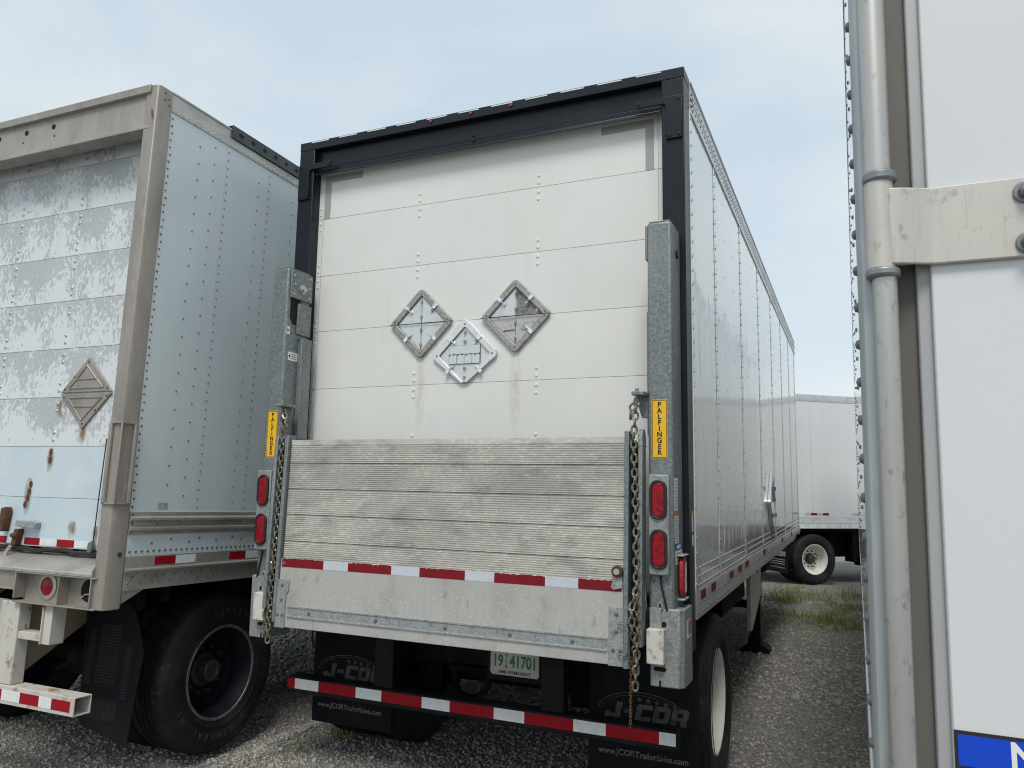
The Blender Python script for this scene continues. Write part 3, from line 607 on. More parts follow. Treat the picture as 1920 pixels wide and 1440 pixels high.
# mud flaps
def star(cx, cz, r): return [(cx+(r if i % 2 == 0 else r*.42)*math.sin(math.pi*i/5), cz+(r if i % 2 == 0 else r*.42)*math.cos(math.pi*i/5)) for i in range(10)]
def block_logo(parent, put, m, h=.088, name='logo_lettering'):
    """wide slanted block letters J-COR; put(x, z) gives the outline's place on the flap"""
    J = [[(.62,1),(1,1),(1,.12),(.88,0),(.1,0),(0,.12),(0,.38),(.34,.38),(.34,.28),(.62,.28)]]
    D = [[(.08,.36),(.62,.36),(.62,.62),(.08,.62)]]
    Cc = [[(.12,1),(1,1),(1,.72),(.36,.72),(.36,.28),(1,.28),(1,0),(.12,0),(0,.12),(0,.88)]]
    O = [[(.12,1),(.88,1),(1,.88),(1,.72),(0,.72),(0,.88)],[(0,.28),(0,.719),(.34,.719),(.34,.28)],[(.66,.28),(.66,.719),(1,.719),(1,.28)],[(0,.279),(1,.279),(1,.12),(.88,0),(.12,0),(0,.12)]]
    Rr = [[(0,0),(.34,0),(.34,1),(0,1)],[(.341,.74),(1,.74),(1,.9),(.9,1),(.341,1)],[(.68,.5),(1,.5),(1,.739),(.68,.739)],[(.341,.3),(.92,.3),(1,.4),(1,.499),(.341,.499)],[(.62,0),(1,0),(.96,.299),(.6,.299)]]
    x = 0
    for shp, wd in ((J,1.0),(D,.7),(Cc,1.0),(O,1.0),(Rr,1.0)):
        g = G()
        for poly in shp: put(g, [((x+px_*.95+pz_*.22)*h*1.05, pz_*h) for px_, pz_ in poly])
        g.obj(name, m, parent, smooth=False); x += wd+.06
for cx, lg in ((-.935, -.955), (.962, .955)):
    f = G().box(cx-.305, cx+.305, .352, .362, .195, 1.02).obj('mud_flap', 'flap_rubber', mid, bevel=.002)
    yb = .3515
    block_logo(f, lambda g, P: g.prism([(lg-.21+a, .482+b) for a, b in P], 'y', yb-.001, yb), 'flap_print')
    g = G()
    for r0, r1, w in ((.245,.115,.006),(.228,.100,.0035)):
        ar = [(lg+r0*math.cos(t), .515+r1*math.sin(t)) for t in [R(28+ (175-28)*i/28) for i in range(29)]]
        g.tube([(x,yb,z) for x, z in ar], w*.55, 4)
    for i in range(5): g.prism(star(lg+.0+.048*i-.01, .594-.004*i, .017), 'y', yb-.001, yb)
    g.obj('logo_mark', 'flap_print', f)
    text('www.JCORTrailerSales.com', .044, 'flap_text', f, facing_rear(lg+.005, yb, .305), sx=.98, bold=.0006, name='logo_lettering')
# wheels
for sx in (1, -1):
    make_wheel(mid, sx*1.275, .894, .5, sx, 'rim_cream', rim_r=.298, cream=True)
    make_wheel(mid, sx*.935, .894, .5, sx, 'underbody', rim_r=.298, cream=True)
# landing gear and battery box under the nose
for sx in (1, -1):
    lg = G().box(sx*1.02-.055, sx*1.02+.055, 5.0, 5.11, .12, 1.0).obj('landing_leg', 'black_dusty', mid, bevel=.006)
    G().box(sx*1.02-.065, sx*1.02+.065, 4.985, 5.125, .55, 1.06).obj('outer_tube', 'black_dusty', lg, bevel=.006)
    sh = G().prism([(sx*1.02-.15,.0),(sx*1.02+.15,.0),(sx*1.02+.15,.04),(sx*1.02+.07,.10),(sx*1.02+.07,.16),(sx*1.02-.07,.16),(sx*1.02-.07,.10),(sx*1.02-.15,.04)], 'y', 4.93, 5.18).obj('sand_shoe', 'black_dusty', lg, bevel=.005)
g = G().tube([(.70,4.2,.62),(.85,4.05,.80),(.92,3.98,.86)], .018, 8); g.tube([(.86,4.0,.84),(1.0,3.92,.88)], .012, 6)
g.obj('gear_crank', 'underbody', mid)
G().box(-.95, .95, 5.02, 5.09, .45, .53).obj('gear_brace', 'underbody', mid, bevel=.005)
bb = G().prism([(4.02,.375),(4.12,.375),(4.90,.62),(4.97,1.075),(4.02,1.075)], 'x', 1.06, 1.10).obj('guard_panel', 'panel_tan', mid, bevel=.006)
g = G()
for y, z in ((4.06,.42),(4.8,.66),(4.9,1.0),(4.06,1.0)): g.dome((1.1,y,z), (1,0,0), .014, .008, 8)
g.obj('panel_bolts', 'rivet_steel', bb, kind='stuff')
G().box(.55, 1.06, 2.5, 3.9, .72, 1.06).obj('battery_box', 'underbody', mid, bevel=.01)
g = G().tube([(-1.35,.3,.86),(-1.2,.25,.80),(-1.05,.22,.80),(-.98,.22,.86)], .02, 8); g.tube([(-1.17,.23,.80),(-1.17,.23,.74),(-1.165,.24,.68)], .006, 5)
g.obj('air_hose', 'seal_rubber', mid)

# ------------------------------------------------------------------ tail lift
PY0 = -.22
def lift_column(sx):
    xa, xb = 1.141, 1.264
    L_ = lambda a, b: sorted((sx*a, sx*b))
    g = G().box(*L_(xa, xb), PY0, -.003, 1.12, 3.074)
    c = g.obj('lift_column', 'galvanised', mid, bevel=.013, seg=3)
    G().box(*L_(xa+.008, xb-.008), PY0+.01, -.006, 3.074, 3.082).obj('column_cap', 'galvanised', c, bevel=.003)
    # guide rail on the inner face
    g = G().box(*L_(1.108, 1.1405), -.10, -.004, 2.0, 2.64); g.box(*L_(1.125, 1.1405), -.13, -.004, 2.66, 2.86)
    g.obj('guide_rail', 'galvanised', c, bevel=.004)
    p = G().box(*L_(1.127, 1.1405), -.205, -.002, 2.885, 3.065); p.obj('top_plate', 'galvanised', c, bevel=.004)
    g = G()
    for y, z in ((-.18,3.03),(-.03,3.04),(-.18,2.91),(-.03,2.91),(-.03,2.975),(-.17,2.975)): g.dome((sx*1.127,y,z), (-sx,0,0), .008, .006, 6)
    g.cyl((sx*1.127,-.10,2.955), (sx*1.105,-.10,2.955), .018, n=10); g.cyl((sx*1.127,-.10,2.955), (sx*1.12,-.10,2.955), .03, n=16)
    g.obj('plate_bolts', 'rivet_steel', c, kind='stuff')
    G().prism([(-.19,2.885),(-.10,2.885),(-.10,2.76),(-.135,2.72),(-.165,2.72),(-.19,2.76)], 'x', *L_(1.1395,1.1385)).obj('slot', 'hole_black', c)
    if sx > 0:
        G().cyl((xb,-.10,2.93), (xb+.012,-.10,2.93), .022, n=6).obj('grommet', 'seal_rubber', c)
    # lower housing
    lo = [(sx*1.146,PY0-.004),(sx*1.285,PY0-.004),(sx*1.306,PY0+.02),(sx*1.306,-.02),(sx*1.146,-.02)]
    hs = G().prism(lo, 'z', .815, 1.173).obj('lower_housing', 'galvanised_light', c, bevel=.006)
    G().box(*L_(1.146, 1.203), PY0-.012, PY0-.0045, 1.06, 1.176).obj('bracket', 'galvanised_light', c, bevel=.002)
    G().tube([(sx*1.187,PY0-.008,1.17),(sx*1.187,PY0-.008,1.192),(sx*1.197,PY0-.008,1.202),(sx*1.207,PY0-.008,1.192),(sx*1.207,PY0-.008,1.172)], .006, 6).obj('lug', 'galvanised_light', c)
    G().box(*L_(1.14, 1.222), PY0-.055, PY0-.004, .925, 1.082).obj('bump_block', 'block_white', c, bevel=.004)
    g = G().prism([(sx*x, z) for x, z in [(1.17,.886),(1.215,.886),(1.225,.896),(1.215,.906),(1.17,.906),(1.16,.896)]], 'y', PY0-.0055, PY0-.004)
    g.box(*L_(1.188, 1.198), PY0-.0055, PY0-.0042, .816, .845); g.prism(circle(sx*1.165, 1.10, .012, 10), 'y', PY0-.0055, PY0-.0042); g.prism(circle(sx*1.212, 1.10, .014, 10), 'y', PY0-.0055, PY0-.0042)
    g.obj('slots', 'hole_black', c, kind='stuff')
    # lamp box
    bx0, bx1 = (1.147, 1.247) if sx > 0 else (1.165, 1.268)
    G().box(*L_(bx0, bx1), -.25, PY0+.002, 1.328, 1.802).obj('lamp_box', 'galvanised_light', c, bevel=.006)
    lc = (bx0+bx1)/2
    for z in (1.682, 1.449):
        l = G().ring(stadium(sx*lc, z, .0425, .0945), stadium(sx*lc, z, .029, .081), 'y', -.262, -.2495).obj('lamp_grommet', 'seal_rubber', c, bevel=.003)
        l2 = G().prism(stadium(sx*lc, z, .029, .081), 'y', -.2605, -.2495).obj('tail_lamp', 'lens_red', c, bevel=.003)
    # yellow maker's label
    lx = 1.198 if sx > 0 else 1.203
    y = PY0-.0008
    lb = G().box(sx*lx-.038, sx*lx+.038, y, PY0-.0001, 1.881, 2.168).obj('maker_label', 'label_yellow', c)
    g = G().ring([(sx*lx-.036,1.884),(sx*lx+.036,1.884),(sx*lx+.036,2.165),(sx*lx-.036,2.165)], [(sx*lx-.0335,1.8865),(sx*lx+.0335,1.8865),(sx*lx+.0335,2.1625),(sx*lx-.0335,2.1625)], 'y', y-.0004, y).obj('label_border', 'label_dark', c)
    for i, ch in enumerate('PALFINGER'): text(ch, .034, 'label_dark', c, facing_rear(sx*lx, y-.0005, 2.142-i*.0292), ext=.0004, bold=.0012, sx=.95, name='label_letter')
    # lamp cable
    G().tube([(sx*lc,PY0-.008,1.33),(sx*(lc+.005),PY0-.010,1.29),(sx*(lc+.018),PY0-.010,1.23),(sx*(lc+.032),PY0-.006,1.165)], .005, 6).obj('cable', 'seal_rubber', c)
    # chain hook
    hk = G().box(*L_(1.075, 1.139), -.285, -.16, 2.186, 2.205); hk.prism([(sx*1.139,2.19),(sx*1.139,2.08),(sx*1.105,2.08),(sx*1.085,2.14),(sx*1.082,2.19)], 'y', -.195, -.18)
    hk.cyl((sx*1.097,-.262,2.20), (sx*1.097,-.262,2.222), .010, n=8); hk.cyl((sx*1.097,-.262,2.15), (sx*1.097,-.262,2.19), .008, n=8); hk.obj('chain_hook', 'galvanised', c, bevel=.003)
    return c
cr = lift_column(1); cl = lift_column(-1)
# small stickers
def sticker(parent, pts_box, m): return G().box(*pts_box).obj('sticker', m, parent)
def lines(parent, x, y0, y1, z0, z1, n, axis='x'):
    g = G()
    for i in range(n):
        z = z1 - (i+.5)*(z1-z0)/n; f = random.uniform(.75, .98); e = (z1-z0)/n*.28
        if axis == 'x': g.box(x, x+.0004, y0, y0+(y1-y0)*f, z-e, z+e)
        else: g.box(y0, y0+(y1-y0)*f, x-.0004, x, z-e, z+e)
    g.obj('fine_print', 'label_grey', parent, kind='stuff')
X = 1.2643
def st(y0, y1, z0, z1, m): return sticker(cr, (X, X+.0008, y0, y1, z0, z1), m)
st(-.205,-.13,1.63,1.788,'label_white'); st(-.205,-.13,1.788,1.802,'label_blue'); lines(cr, X+.0009, -.20, -.135, 1.64, 1.78, 9)
st(-.205,-.12,1.475,1.605,'label_white'); st(-.205,-.12,1.605,1.625,'label_orange'); lines(cr, X+.0009, -.20, -.125, 1.48, 1.60, 10)
st(-.19,-.05,1.375,1.44,'label_white'); st(-.19,-.05,1.44,1.47,'label_blue'); text('NOTICE', .025, 'label_white', cr, facing_right(X+.001, -.12, 1.455), sx=.9); lines(cr, X+.0009, -.18, -.06, 1.38, 1.435, 3)
X2 = 1.3064
sticker(cr, (X2, X2+.0008, -.155, -.06, 1.03, 1.115), 'label_white'); sticker(cr, (X2+.0008, X2+.0014, -.12, -.063, 1.045, 1.095), 'label_dark'); sticker(cr, (X2+.0008, X2+.0014, -.12, -.063, 1.097, 1.113), 'label_orange'); lines(cr, X2+.0015, -.117, -.066, 1.05, 1.09, 5)
sticker(mid, (W2, W2+.0008, .06, .095, 1.52, 1.60), 'label_white'); sticker(mid, (W2, W2+.0008, .06, .095, 1.60, 1.625), 'label_yellow'); sticker(mid, (W2, W2+.0008, .06, .095, 1.45, 1.505), 'label_white')
sticker(cl, (-1.1405, -1.1397, -.215, -.185, 2.65, 2.70), 'label_white'); G().prism([(-.208,2.66),(-.208,2.69),(-.192,2.675)], 'x', -1.1397, -1.1393).obj('arrow_mark', 'label_dark', cl)
sticker(cl, (-1.1405, -1.1397, -.19, -.10, 2.488, 2.541), 'label_white'); G().prism([(-.168,2.50),(-.168,2.53),(-.186,2.515)], 'x', -1.1397, -1.1393).obj('arrow_mark', 'label_dark', cl); lines(cl, -1.1396, -.160, -.105, 2.495, 2.535, 3)
# red side marker on a bracket
mk = G().prism(stadium(-.105, 1.315, .048, .095), 'x', 1.27, 1.292).obj('side_marker', 'lens_dull', mid, bevel=.006)
G().box(1.292, 1.2928, -.105, -.075, 1.24, 1.385).obj('side_marker_strip', 'tape_white', mk)
for za, zb in ((1.205,1.215),(1.412,1.42)): G().box(1.262, 1.30, -.16, -.05, za, zb).obj('marker_bracket', 'galvanised_light', mk, bevel=.003)

# platform
def lean(x, y, z): return (x, y - .245 - (1.987-z)*.031, z)
pf = G().box(-1.02, 1.02, .012, .045, .95, 1.975).move(lean).obj('lift_platform', 'galvanised', mid)
zz = [1.987, 1.847, 1.695, 1.545, 1.392, 1.285]
for k, (a, b) in enumerate(zip(zz[:-1], zz[1:])):
    top = a-.0022
    z = top; pts = [(0.0, z)]
    if k == 0: z -= .030; pts += [(0.0, z)]
    bot = b+.0026; n = max(3, int(round((z-bot)/.0117))); st_ = (z-bot)/n
    for i in range(n):
        q = z - i*st_; pts += [(.0, q-.0006), (.0044, q-.0024), (.0044, q-.0066), (.0, q-.0084)]
    pts += [(0.0, bot)]
    poly = [(.014, top)] + pts + [(.014, bot)]
    G().prism(poly, 'x', -1.025, 1.03).move(lean).obj('deck_plank', 'plank_aluminium', pf, ang=30)
lp = G().box(-1.03, 1.03, -.010, .012, .905, 1.289).move(lean).obj('ramp_plate', 'plate_aluminium', pf, bevel=.003)
xs = [-1.02,-.724,-.555,-.27,-.092,.182,.351,.631,.805,1.022]
for i in range(9):
    m = 'tape_dull_red' if i % 2 == 0 else 'tape_silver'
    n = 26; up = [(xs[i] + (xs[i+1]-xs[i])*k/n, 1.2935-(abs(random.gauss(0,.0028)) if i % 2 == 0 else abs(random.gauss(0,.0012)))) for k in range(n+1)]
    G().prism([(xs[i],1.243),(xs[i+1],1.243)] + up[::-1], 'y', -.0112, -.0101).move(lean).obj('reflective_tape', m, pf, smooth=False)
rb = G().prism([(-.010,.965),(-.018,.965),(-.018,.971),(-.014,.974),(-.014,1.016),(-.018,1.019),(-.018,1.026),(-.010,1.026)], 'x', -.955, .955).move(lean).obj('rub_strip', 'galvanised_light', pf)
g = G()
for x in (-.80,-.35,.08,.45,.78): g.dome(lean(x,-.014,.995), (0,-1,0), .011, .008, 8)
for x in (-1.005,): g.dome(lean(x,-.010,1.262), (0,-1,0), .012, .008, 8)
g.obj('strip_bolts', 'rivet_dark', pf, kind='stuff')
for sx in (-1, 1):
    P = [(sx*1.035,1.172),(sx*.955,1.172),(sx*.955,1.11),(sx*.97,1.09),(sx*.97,.902),(sx*1.042,.902)] if sx < 0 else [(sx*1.035,1.172),(sx*.962,1.172),(sx*.962,.902),(sx*1.042,.902)]
    b = G().prism(P, 'y', -.018, -.0105).move(lean).obj('corner_bracket', 'galvanised_light', pf, bevel=.002)
    g = G()
    for x, z in ((1.0,1.14),(1.0,1.06),(.985,.975),(1.02,.975)): g.dome(lean(sx*x,-.018,z), (0,-1,0), .0105, .007, 8)
    g.obj('bracket_bolts', 'rivet_dark', pf, kind='stuff')
    a, c_ = sorted((sx*1.034, sx*1.058))
    G().box(a, c_, -.022, .05, .93, 2.012).move(lean).obj('side_flange', 'galvanised', pf, bevel=.003)
    a, c_ = sorted((sx*1.104, sx*1.128))
    G().prism([(-.03,1.0),(.04,1.0),(.04,1.99),(.02,2.022),(-.01,2.022),(-.03,1.99)], 'x', a, c_).move(lean).obj('lift_arm', 'galvanised', pf, bevel=.004)
    a, c_ = sorted((sx*1.058, sx*1.104)); G().box(a, c_, .035, .045, 1.0, 1.96).move(lean).obj('arm_web', 'black_dusty', pf)
    G().box(*sorted((sx*1.075, sx*1.135)), -.20, -.03, .90, 1.16).obj('lift_slide', 'black_dusty', pf, bevel=.006)
pv = G().cyl(lean(1.005,-.012,1.338), lean(1.005,-.034,1.338), .028, n=18).obj('latch_pivot', 'rust', pf, bevel=.003)
G().cyl(lean(1.005,-.034,1.338), lean(1.005,-.042,1.338), .015, n=12).obj('latch_bolt', 'rivet_steel', pf)
G().prism([(1.025,1.345),(1.03,1.262),(.985,1.250),(.972,1.262),(.988,1.33)], 'y', -.020, -.013).move(lean).obj('latch_tongue', 'galvanised_light', pf, bevel=.002)
g = G().tube([lean(1.01,-.03,1.10), lean(1.055,-.05,1.10), lean(1.062,-.05,1.09), lean(1.062,-.05,.975), lean(1.055,-.05,.962), lean(1.012,-.03,.962)], .006, 6)
g.cyl(lean(1.052,-.02,1.07), lean(1.052,-.02,.90), .017, n=10); g.obj('hinge_pin', 'galvanised', pf)
G().prism([(1.103,1.10),(1.118,1.10),(1.128,1.17),(1.124,1.295),(1.112,1.295),(1.104,1.18)], 'y', -.215, -.20).obj('stay_bar', 'chrome', pf, bevel=.003)
# chains: every link is its own piece
def link_mesh(L_, Wd, r, n=5):
    pts = []
    a = Wd/2 - r; hl = L_/2 - Wd/2
    for sgn in (1, -1):
        for i in range(5): t = (0 if sgn > 0 else math.pi) + math.pi*i/4; pts.append((a*math.cos(t), 0, sgn*hl + a*math.sin(t)))
    return G().tube(pts, r, n, True).mesh('link', 'chain_zinc')
LINK = link_mesh(.053, .037, .0062)
def chain(parent, path, pitch=.0345, me=LINK, name='lift_chain'):
    P = [Vector(p) for p in path]; seg = [(P[i+1]-P[i]).length for i in range(len(P)-1)]; tot = sum(seg); n = int(tot/pitch)
    root = None
    for k in range(n):
        s = (k+.5)*tot/n; i = 0
        while i < len(seg)-1 and s > seg[i]: s -= seg[i]; i += 1
        d = (P[i+1]-P[i]).normalized(); p = P[i] + d*s
        q = Vector((0,0,-1)).rotation_difference(d) @ (Matrix.Rotation(R(18 + 90*(k % 2)) + random.uniform(-.28,.28), 4, 'Z').to_quaternion())
        o = bpy.data.objects.new(name if k == 0 else 'link', me); col.objects.link(o); o.rotation_mode = 'QUATERNION'
        if k == 0: o.parent = parent; o.location = p; o.rotation_quaternion = q; root = o; inv = (Matrix.LocRotScale(p, q, None)).inverted()
        else:
            o.parent = root; m = inv @ Matrix.LocRotScale(p, q, None); o.matrix_local = m
    return root
chain(mid, [(1.097,-.262,2.17),(1.092,-.285,2.05),(1.088,-.295,1.98),(1.10,-.295,1.55),(1.103,-.305,1.25),(1.108,-.31,1.05),(1.096,-.31,.81)])
chain(mid, [(1.103,-.30,1.27),(1.085,-.335,1.17),(1.088,-.33,1.09),(1.09,-.285,.98),(1.092,-.28,.86)])
chain(mid, [(1.097,-.27,2.15),(1.068,-.275,2.115),(1.068,-.275,2.065)])
chain(mid, [(-1.092,-.255,2.17),(-1.09,-.255,2.03),(-1.085,-.262,1.9),(-1.088,-.262,1.55),(-1.09,-.27,1.30),(-1.09,-.28,1.12),(-1.085,-.29,.81)])
chain(mid, [(-1.10,-.28,1.26),(-1.115,-.28,1.15),(-1.12,-.28,1.0),(-1.115,-.285,.84)])
chain(mid, [(-1.085,-.262,2.15),(-1.06,-.268,2.11),(-1.055,-.268,2.06)])
g = G()
for k in range(20):
    z = .945 - k*.0155; a = R(90*(k % 2)+20); pts = []
    for sgn in (1, -1):
        for i in range(4): t = (0 if sgn > 0 else math.pi)+math.pi*i/3; u = .005*math.cos(t); pts.append((1.078-.00025*k+u*math.cos(a), -.31+u*math.sin(a), z+sgn*.006+.005*math.sin(t)))
    g.tube(pts, .0021, 4, True)
g.obj('safety_chain', 'chain_rust', mid, kind='stuff')

# ================================================================== LEFT TRAILER
a_, p_, r_ = .013, -.0259, .0016
Mrot = Matrix.Rotation(a_, 4, 'Z') @ Matrix.Rotation(p_, 4, 'X') @ Matrix.Rotation(r_, 4, 'Y'); piv = Vector((0, .9, .5))
Tl = Matrix.Translation(Vector((-1.6556, -.9521, 0)) + (Matrix.Rotation(a_, 4, 'Z') @ piv)) @ Mrot @ Matrix.Translation(-piv)
old = thing('box_trailer', 'old box trailer with peeling grey roll door and blue-grey riveted side', 'trailer', Tl, 'box trailers')
OH = 4.062; OW = -2.59; OL = 13.6
post = [(-.095,.0),(-.024,.0),(-.010,.006),(0,.026),(0,.108),(-.03,.12),(-.095,.12)]
for mir in (0, 1):
    P = post if not mir else [(OW-x, y) for x, y in post]
    G().prism(P, 'z', 1.005, OH-.002).obj('corner_post', 'stainless_old', old, bevel=.004)
g = G().prism([(-.012,OH),(-.012,4.012),(.012,4.005),(.012,3.82),(-.002,3.802),(-.002,3.784),(.10,3.784),(.10,OH)], 'x', OW+.096, -.056)
hd = g.obj('header', 'stainless_old', old, bevel=.003)
g = G()
for x in (-.918,-1.177,-1.45): g.cyl((x,.0118,3.952), (x,.009,3.952), .017, n=14)
for x in (-.9,-1.2): g.cyl((x,.0118,3.885), (x,.009,3.885), .005, n=8)
g.obj('header_holes', 'hole_black', hd, kind='stuff')
N0 = len(col.objects)
zs = [3.95, 3.743, 3.433, 3.131, 2.831, 2.52, 2.212, 1.906, 1.594, 1.30]
for i, (a, b) in enumerate(zip(zs[:-1], zs[1:])):
    G().box(OW+.06, -.06, .1, .125, .001, a-b-.001).obj('door_panel', 'peel_paint' if i < 7 else 'blue_white_paint', old, bevel=.0018, loc=(0,0,b))
G().box(OW+.12, -.12, .12, .14, 1.30, 3.9).obj('door_backing', 'seal_rubber', old)
g = G(); g2 = G()
for k, z in enumerate(zs[1:-1]):
    for x in (-.685,-1.25,-1.85):
        for dz in (-.085,-.04,.04,.085):
            if z < 2.0 and x == -.685 and dz < 0: continue
            if z < 1.8: continue
            g.dome((x,.1,z+dz), (0,-1,0), .012, .006, 8)
g.obj('door_rivets', 'rivet_steel', old, kind='stuff')
for x, z in ((-.69,1.872),(-.69,1.825),(-.836,1.672),(-.842,1.628),(-.853,1.588),(-.868,1.548)): g2.prism([(x+.016*math.cos(t)*.8, z+.02*math.sin(t)) for t in [2*math.pi*i/12 for i in range(12)]], 'y', .0955, .0995)
g2.obj('rusted_bolts', 'rust', old, kind='stuff')
def stain(parent, x0, x1, z0, z1, y, m='stain_rust'): return G().box(x0, x1, y-.0004, y, z0, z1).obj('stain', m, parent)
stain(old, -.73, -.65, 1.72, 1.90, .0994); stain(old, -.90, -.81, 1.45, 1.71, .0994); stain(old, -.475, -.385, 1.345, 1.46, .0994); stain(old, -.26, -.20, 1.33, 1.44, .0994); stain(old, -.70, -.58, 2.06, 2.20, .0994); stain(old, -.48, -.39, 1.90, 2.02, .0994)
# door handle, latch and tape
g = G().prism([(-.875,1.415),(-.70,1.405),(-.695,1.44),(-.72,1.455),(-.76,1.45),(-.87,1.452)], 'y', .055, .075); g.box(-.73, -.70, .075, .1, 1.41, 1.445); g.box(-.87, -.84, .075, .1, 1.42, 1.45)
g.obj('door_handle', 'galvanised_light', old, bevel=.004)
g = G().prism([(-.905,1.30),(-.865,1.30),(-.845,1.385),(-.85,1.40),(-.885,1.40)], 'y', .06, .0995); g.cyl((-.895,.055,1.36), (-.845,.055,1.365), .014, n=10); g.obj('door_latch', 'rust', old, bevel=.005)
g = G().prism([(-1.02,1.38),(-.985,1.38),(-.97,1.50),(-.985,1.53),(-1.02,1.52)], 'y', .05, .0995); g.obj('latch_plate', 'rust', old, bevel=.006)
G().tube([(-.885,.055,1.30),(-.892,.035,1.26),(-.878,.02,1.225),(-.862,.03,1.21)], .012, 6).obj('pull_strap', 'beige_plate', old)
xs = [-1.9,-1.75,-1.60,-1.45,-1.30,-1.15,-1.0,-.835,-.695,-.545,-.395,-.235]
for i in range(len(xs)-1):
    if i in (6,): continue
    G().box(xs[i], xs[i+1], .0985, .0997, 1.308, 1.35).obj('reflective_tape', 'tape_red' if i % 2 else 'tape_white', old)
pts = [(-2.4+.06*i, .085+.004*math.sin(i*1.7), 1.287+.008*math.sin(i*.9)+.005*math.sin(i*2.3)) for i in range(37)] + [(-.22,.085,1.29)]
G().tube(pts, .014, 6).obj('door_seal', 'seal_rubber', old)
G().tube([(-.197,.08,1.95),(-.207,.078,1.6),(-.215,.08,1.34)], .0035, 5).obj('lift_cable', 'seal_rubber', old)
G().prism([(-.235,1.345),(-.205,1.36),(-.20,1.31),(-.215,1.285),(-.24,1.30)], 'y', .06, .085).obj('cable_clamp', 'rivet_dark', old, bevel=.004)
G().box(OW+.1, -.098, .13, .16, 1.18, 1.32).obj('door_gap', 'hole_black', old)
DOOR = list(col.objects)[N0:]
# sill and lamp pocket
g = G().prism([(.26,1.285),(.06,1.225),(.0,1.205),(-.02,1.195),(-.02,1.176),(.26,1.176)], 'x', OW+.1, -.088)
g.obj('rear_sill', 'aluminium_old', old, bevel=.003)
g = G().box(OW+.9, -.705, .0, .06, 1.075, 1.176); g.box(OW+.9, -.705, -.012, .0, 1.07, 1.08); g.obj('sill_beam', 'stainless_old', old, bevel=.003)
g = G().box(-.705, -.06, .055, .065, 1.01, 1.176)            # back of pocket
g.box(-.712, -.702, -.015, .065, 1.025, 1.176); g.box(-.352, -.346, -.012, .055, 1.012, 1.176); g.box(-.712, -.055, -.016, .06, 1.004, 1.012); g.box(-.712, -.06, -.018, .02, 1.168, 1.176)
g.prism([(-.018,1.004),(.06,1.004),(.06,1.30),(.01,1.26),(-.018,1.21)], 'x', -.0945, -.086)
lpk = g.obj('lamp_pocket', 'stainless_old', old, bevel=.002)
ll = G().lathe([(0,.075),(.006,.075),(.008,.070),(.008,.052),(0,.052)], 28).move(lambda a,b,c: (b,-a,c)).obj('lamp_flange', 'aluminium_old', old, loc=(-.52,.055,1.097))
G().lathe([(0,.052),(.008,.052),(.016,.03),(.018,.0)], 24, closed=False).move(lambda a,b,c: (b,-a,c)).obj('tail_lamp', 'lens_red', ll)
G().lathe([(0,.062),(.002,.062),(.002,0)], 26, closed=False).move(lambda a,b,c: (b,-a,c)).obj('empty_lamp_hole', 'hole_black', old, loc=(-.185,.0545,1.095))
G().tube([(-.24,.05,1.05),(-.20,.045,1.075),(-.15,.05,1.08),(-.13,.055,1.10)], .004, 5).obj('loose_wire', 'label_grey', old)
# grab handle on the corner
g = G()
for (x, y) in ((-.075,-.006),(.006,.085)): g.tube([(x,y,1.58),(x,y,2.02)], .014, 8)
g.tube([(.006,-.006,1.58),(.006,-.006,2.02)], .007, 8); g.box(-.09, .012, -.012, .10, 1.572, 1.582); g.box(-.09, .012, -.012, .10, 2.018, 2.028)
g.obj('grab_handle', 'stainless_old', old, bevel=.002)
g = G().cyl((.0,.07,1.30), (.003,.07,1.30), .014, n=12); g.obj('plug_hole', 'rust', old)
g = G().tube([(-.035,-.004,3.90),(-.02,-.008,3.84)], .003, 5); g.obj('torn_edge', 'rust', old)
g = G()
for (y, z) in ((.05,4.03),(.08,4.00),(.05,3.985),(.085,3.965)): g.dome((0,y,z), (1,0,0), .010, .004, 8)
g.obj('post_rivets', 'rivet_dark', old, kind='stuff')
# side skin
ss = [.108, .583, .985] + [.985+.4*(i+1) for i in range(9)] + [OL]
for a, b in zip(ss[:-1], ss[1:]): G().box(-.02, -.004, a+.001, b-.001, 1.53, 3.95).obj('side_panel', 'side_blue_grey', old)
G().box(OW, OW+.02, .1, OL, 1.1, 4.0).obj('side_wall', 'side_blue_grey', old)
G().box(OW+.02, -.02, OL-.05, OL, 1.1, 4.0).obj('front_wall', 'side_blue_grey', old)
g = G()
for k in range(52):
    z = 1.56+k*.0458; g.dome((-.004,.124+.006*(k%3==1),z), (1,0,0), .0072+.0016*(k%5==0), .005, 6)
for s, n, sp, off in ((.352,21,.112,0),(.48,21,.112,.05)):
    for k in range(n): g.dome((-.004,s,1.58+off+k*sp), (1,0,0), .0064, .005, 6)
for s in ss[1:-1]:
    for k in range(43): g.dome((-.004,s+.014,1.56+k*.0555), (1,0,0), .0060, .0045, 6)
    for k in range(23): g.dome((-.004,s+.27 if s > .6 else s+.31,1.6+k*.1), (1,0,0), .0056, .0045, 6)
g.obj('side_rivets', 'rivet_dark', old, kind='stuff')
g = G().prism([(-.03,3.935),(.002,3.935),(.002,3.972),(-.002,3.976),(-.002,4.045),(.004,4.05),(.004,4.06),(-.03,4.06)], 'y', .108, OL).obj('top_rail', 'aluminium_old', old)
g = G()
for k in range(70): g.dome((.002,.14+k*.052,3.953), (1,0,0), .0075, .005, 6)
g.obj('rail_rivets', 'rivet_steel', old, kind='stuff')
g = G().box(.004, .010, .60, 4.2, 4.0, 4.088); g.box(-.08, .010, .60, 4.2, 4.082, 4.088); bk = g.obj('roof_angle', 'black_angle', old, bevel=.002)
g = G()
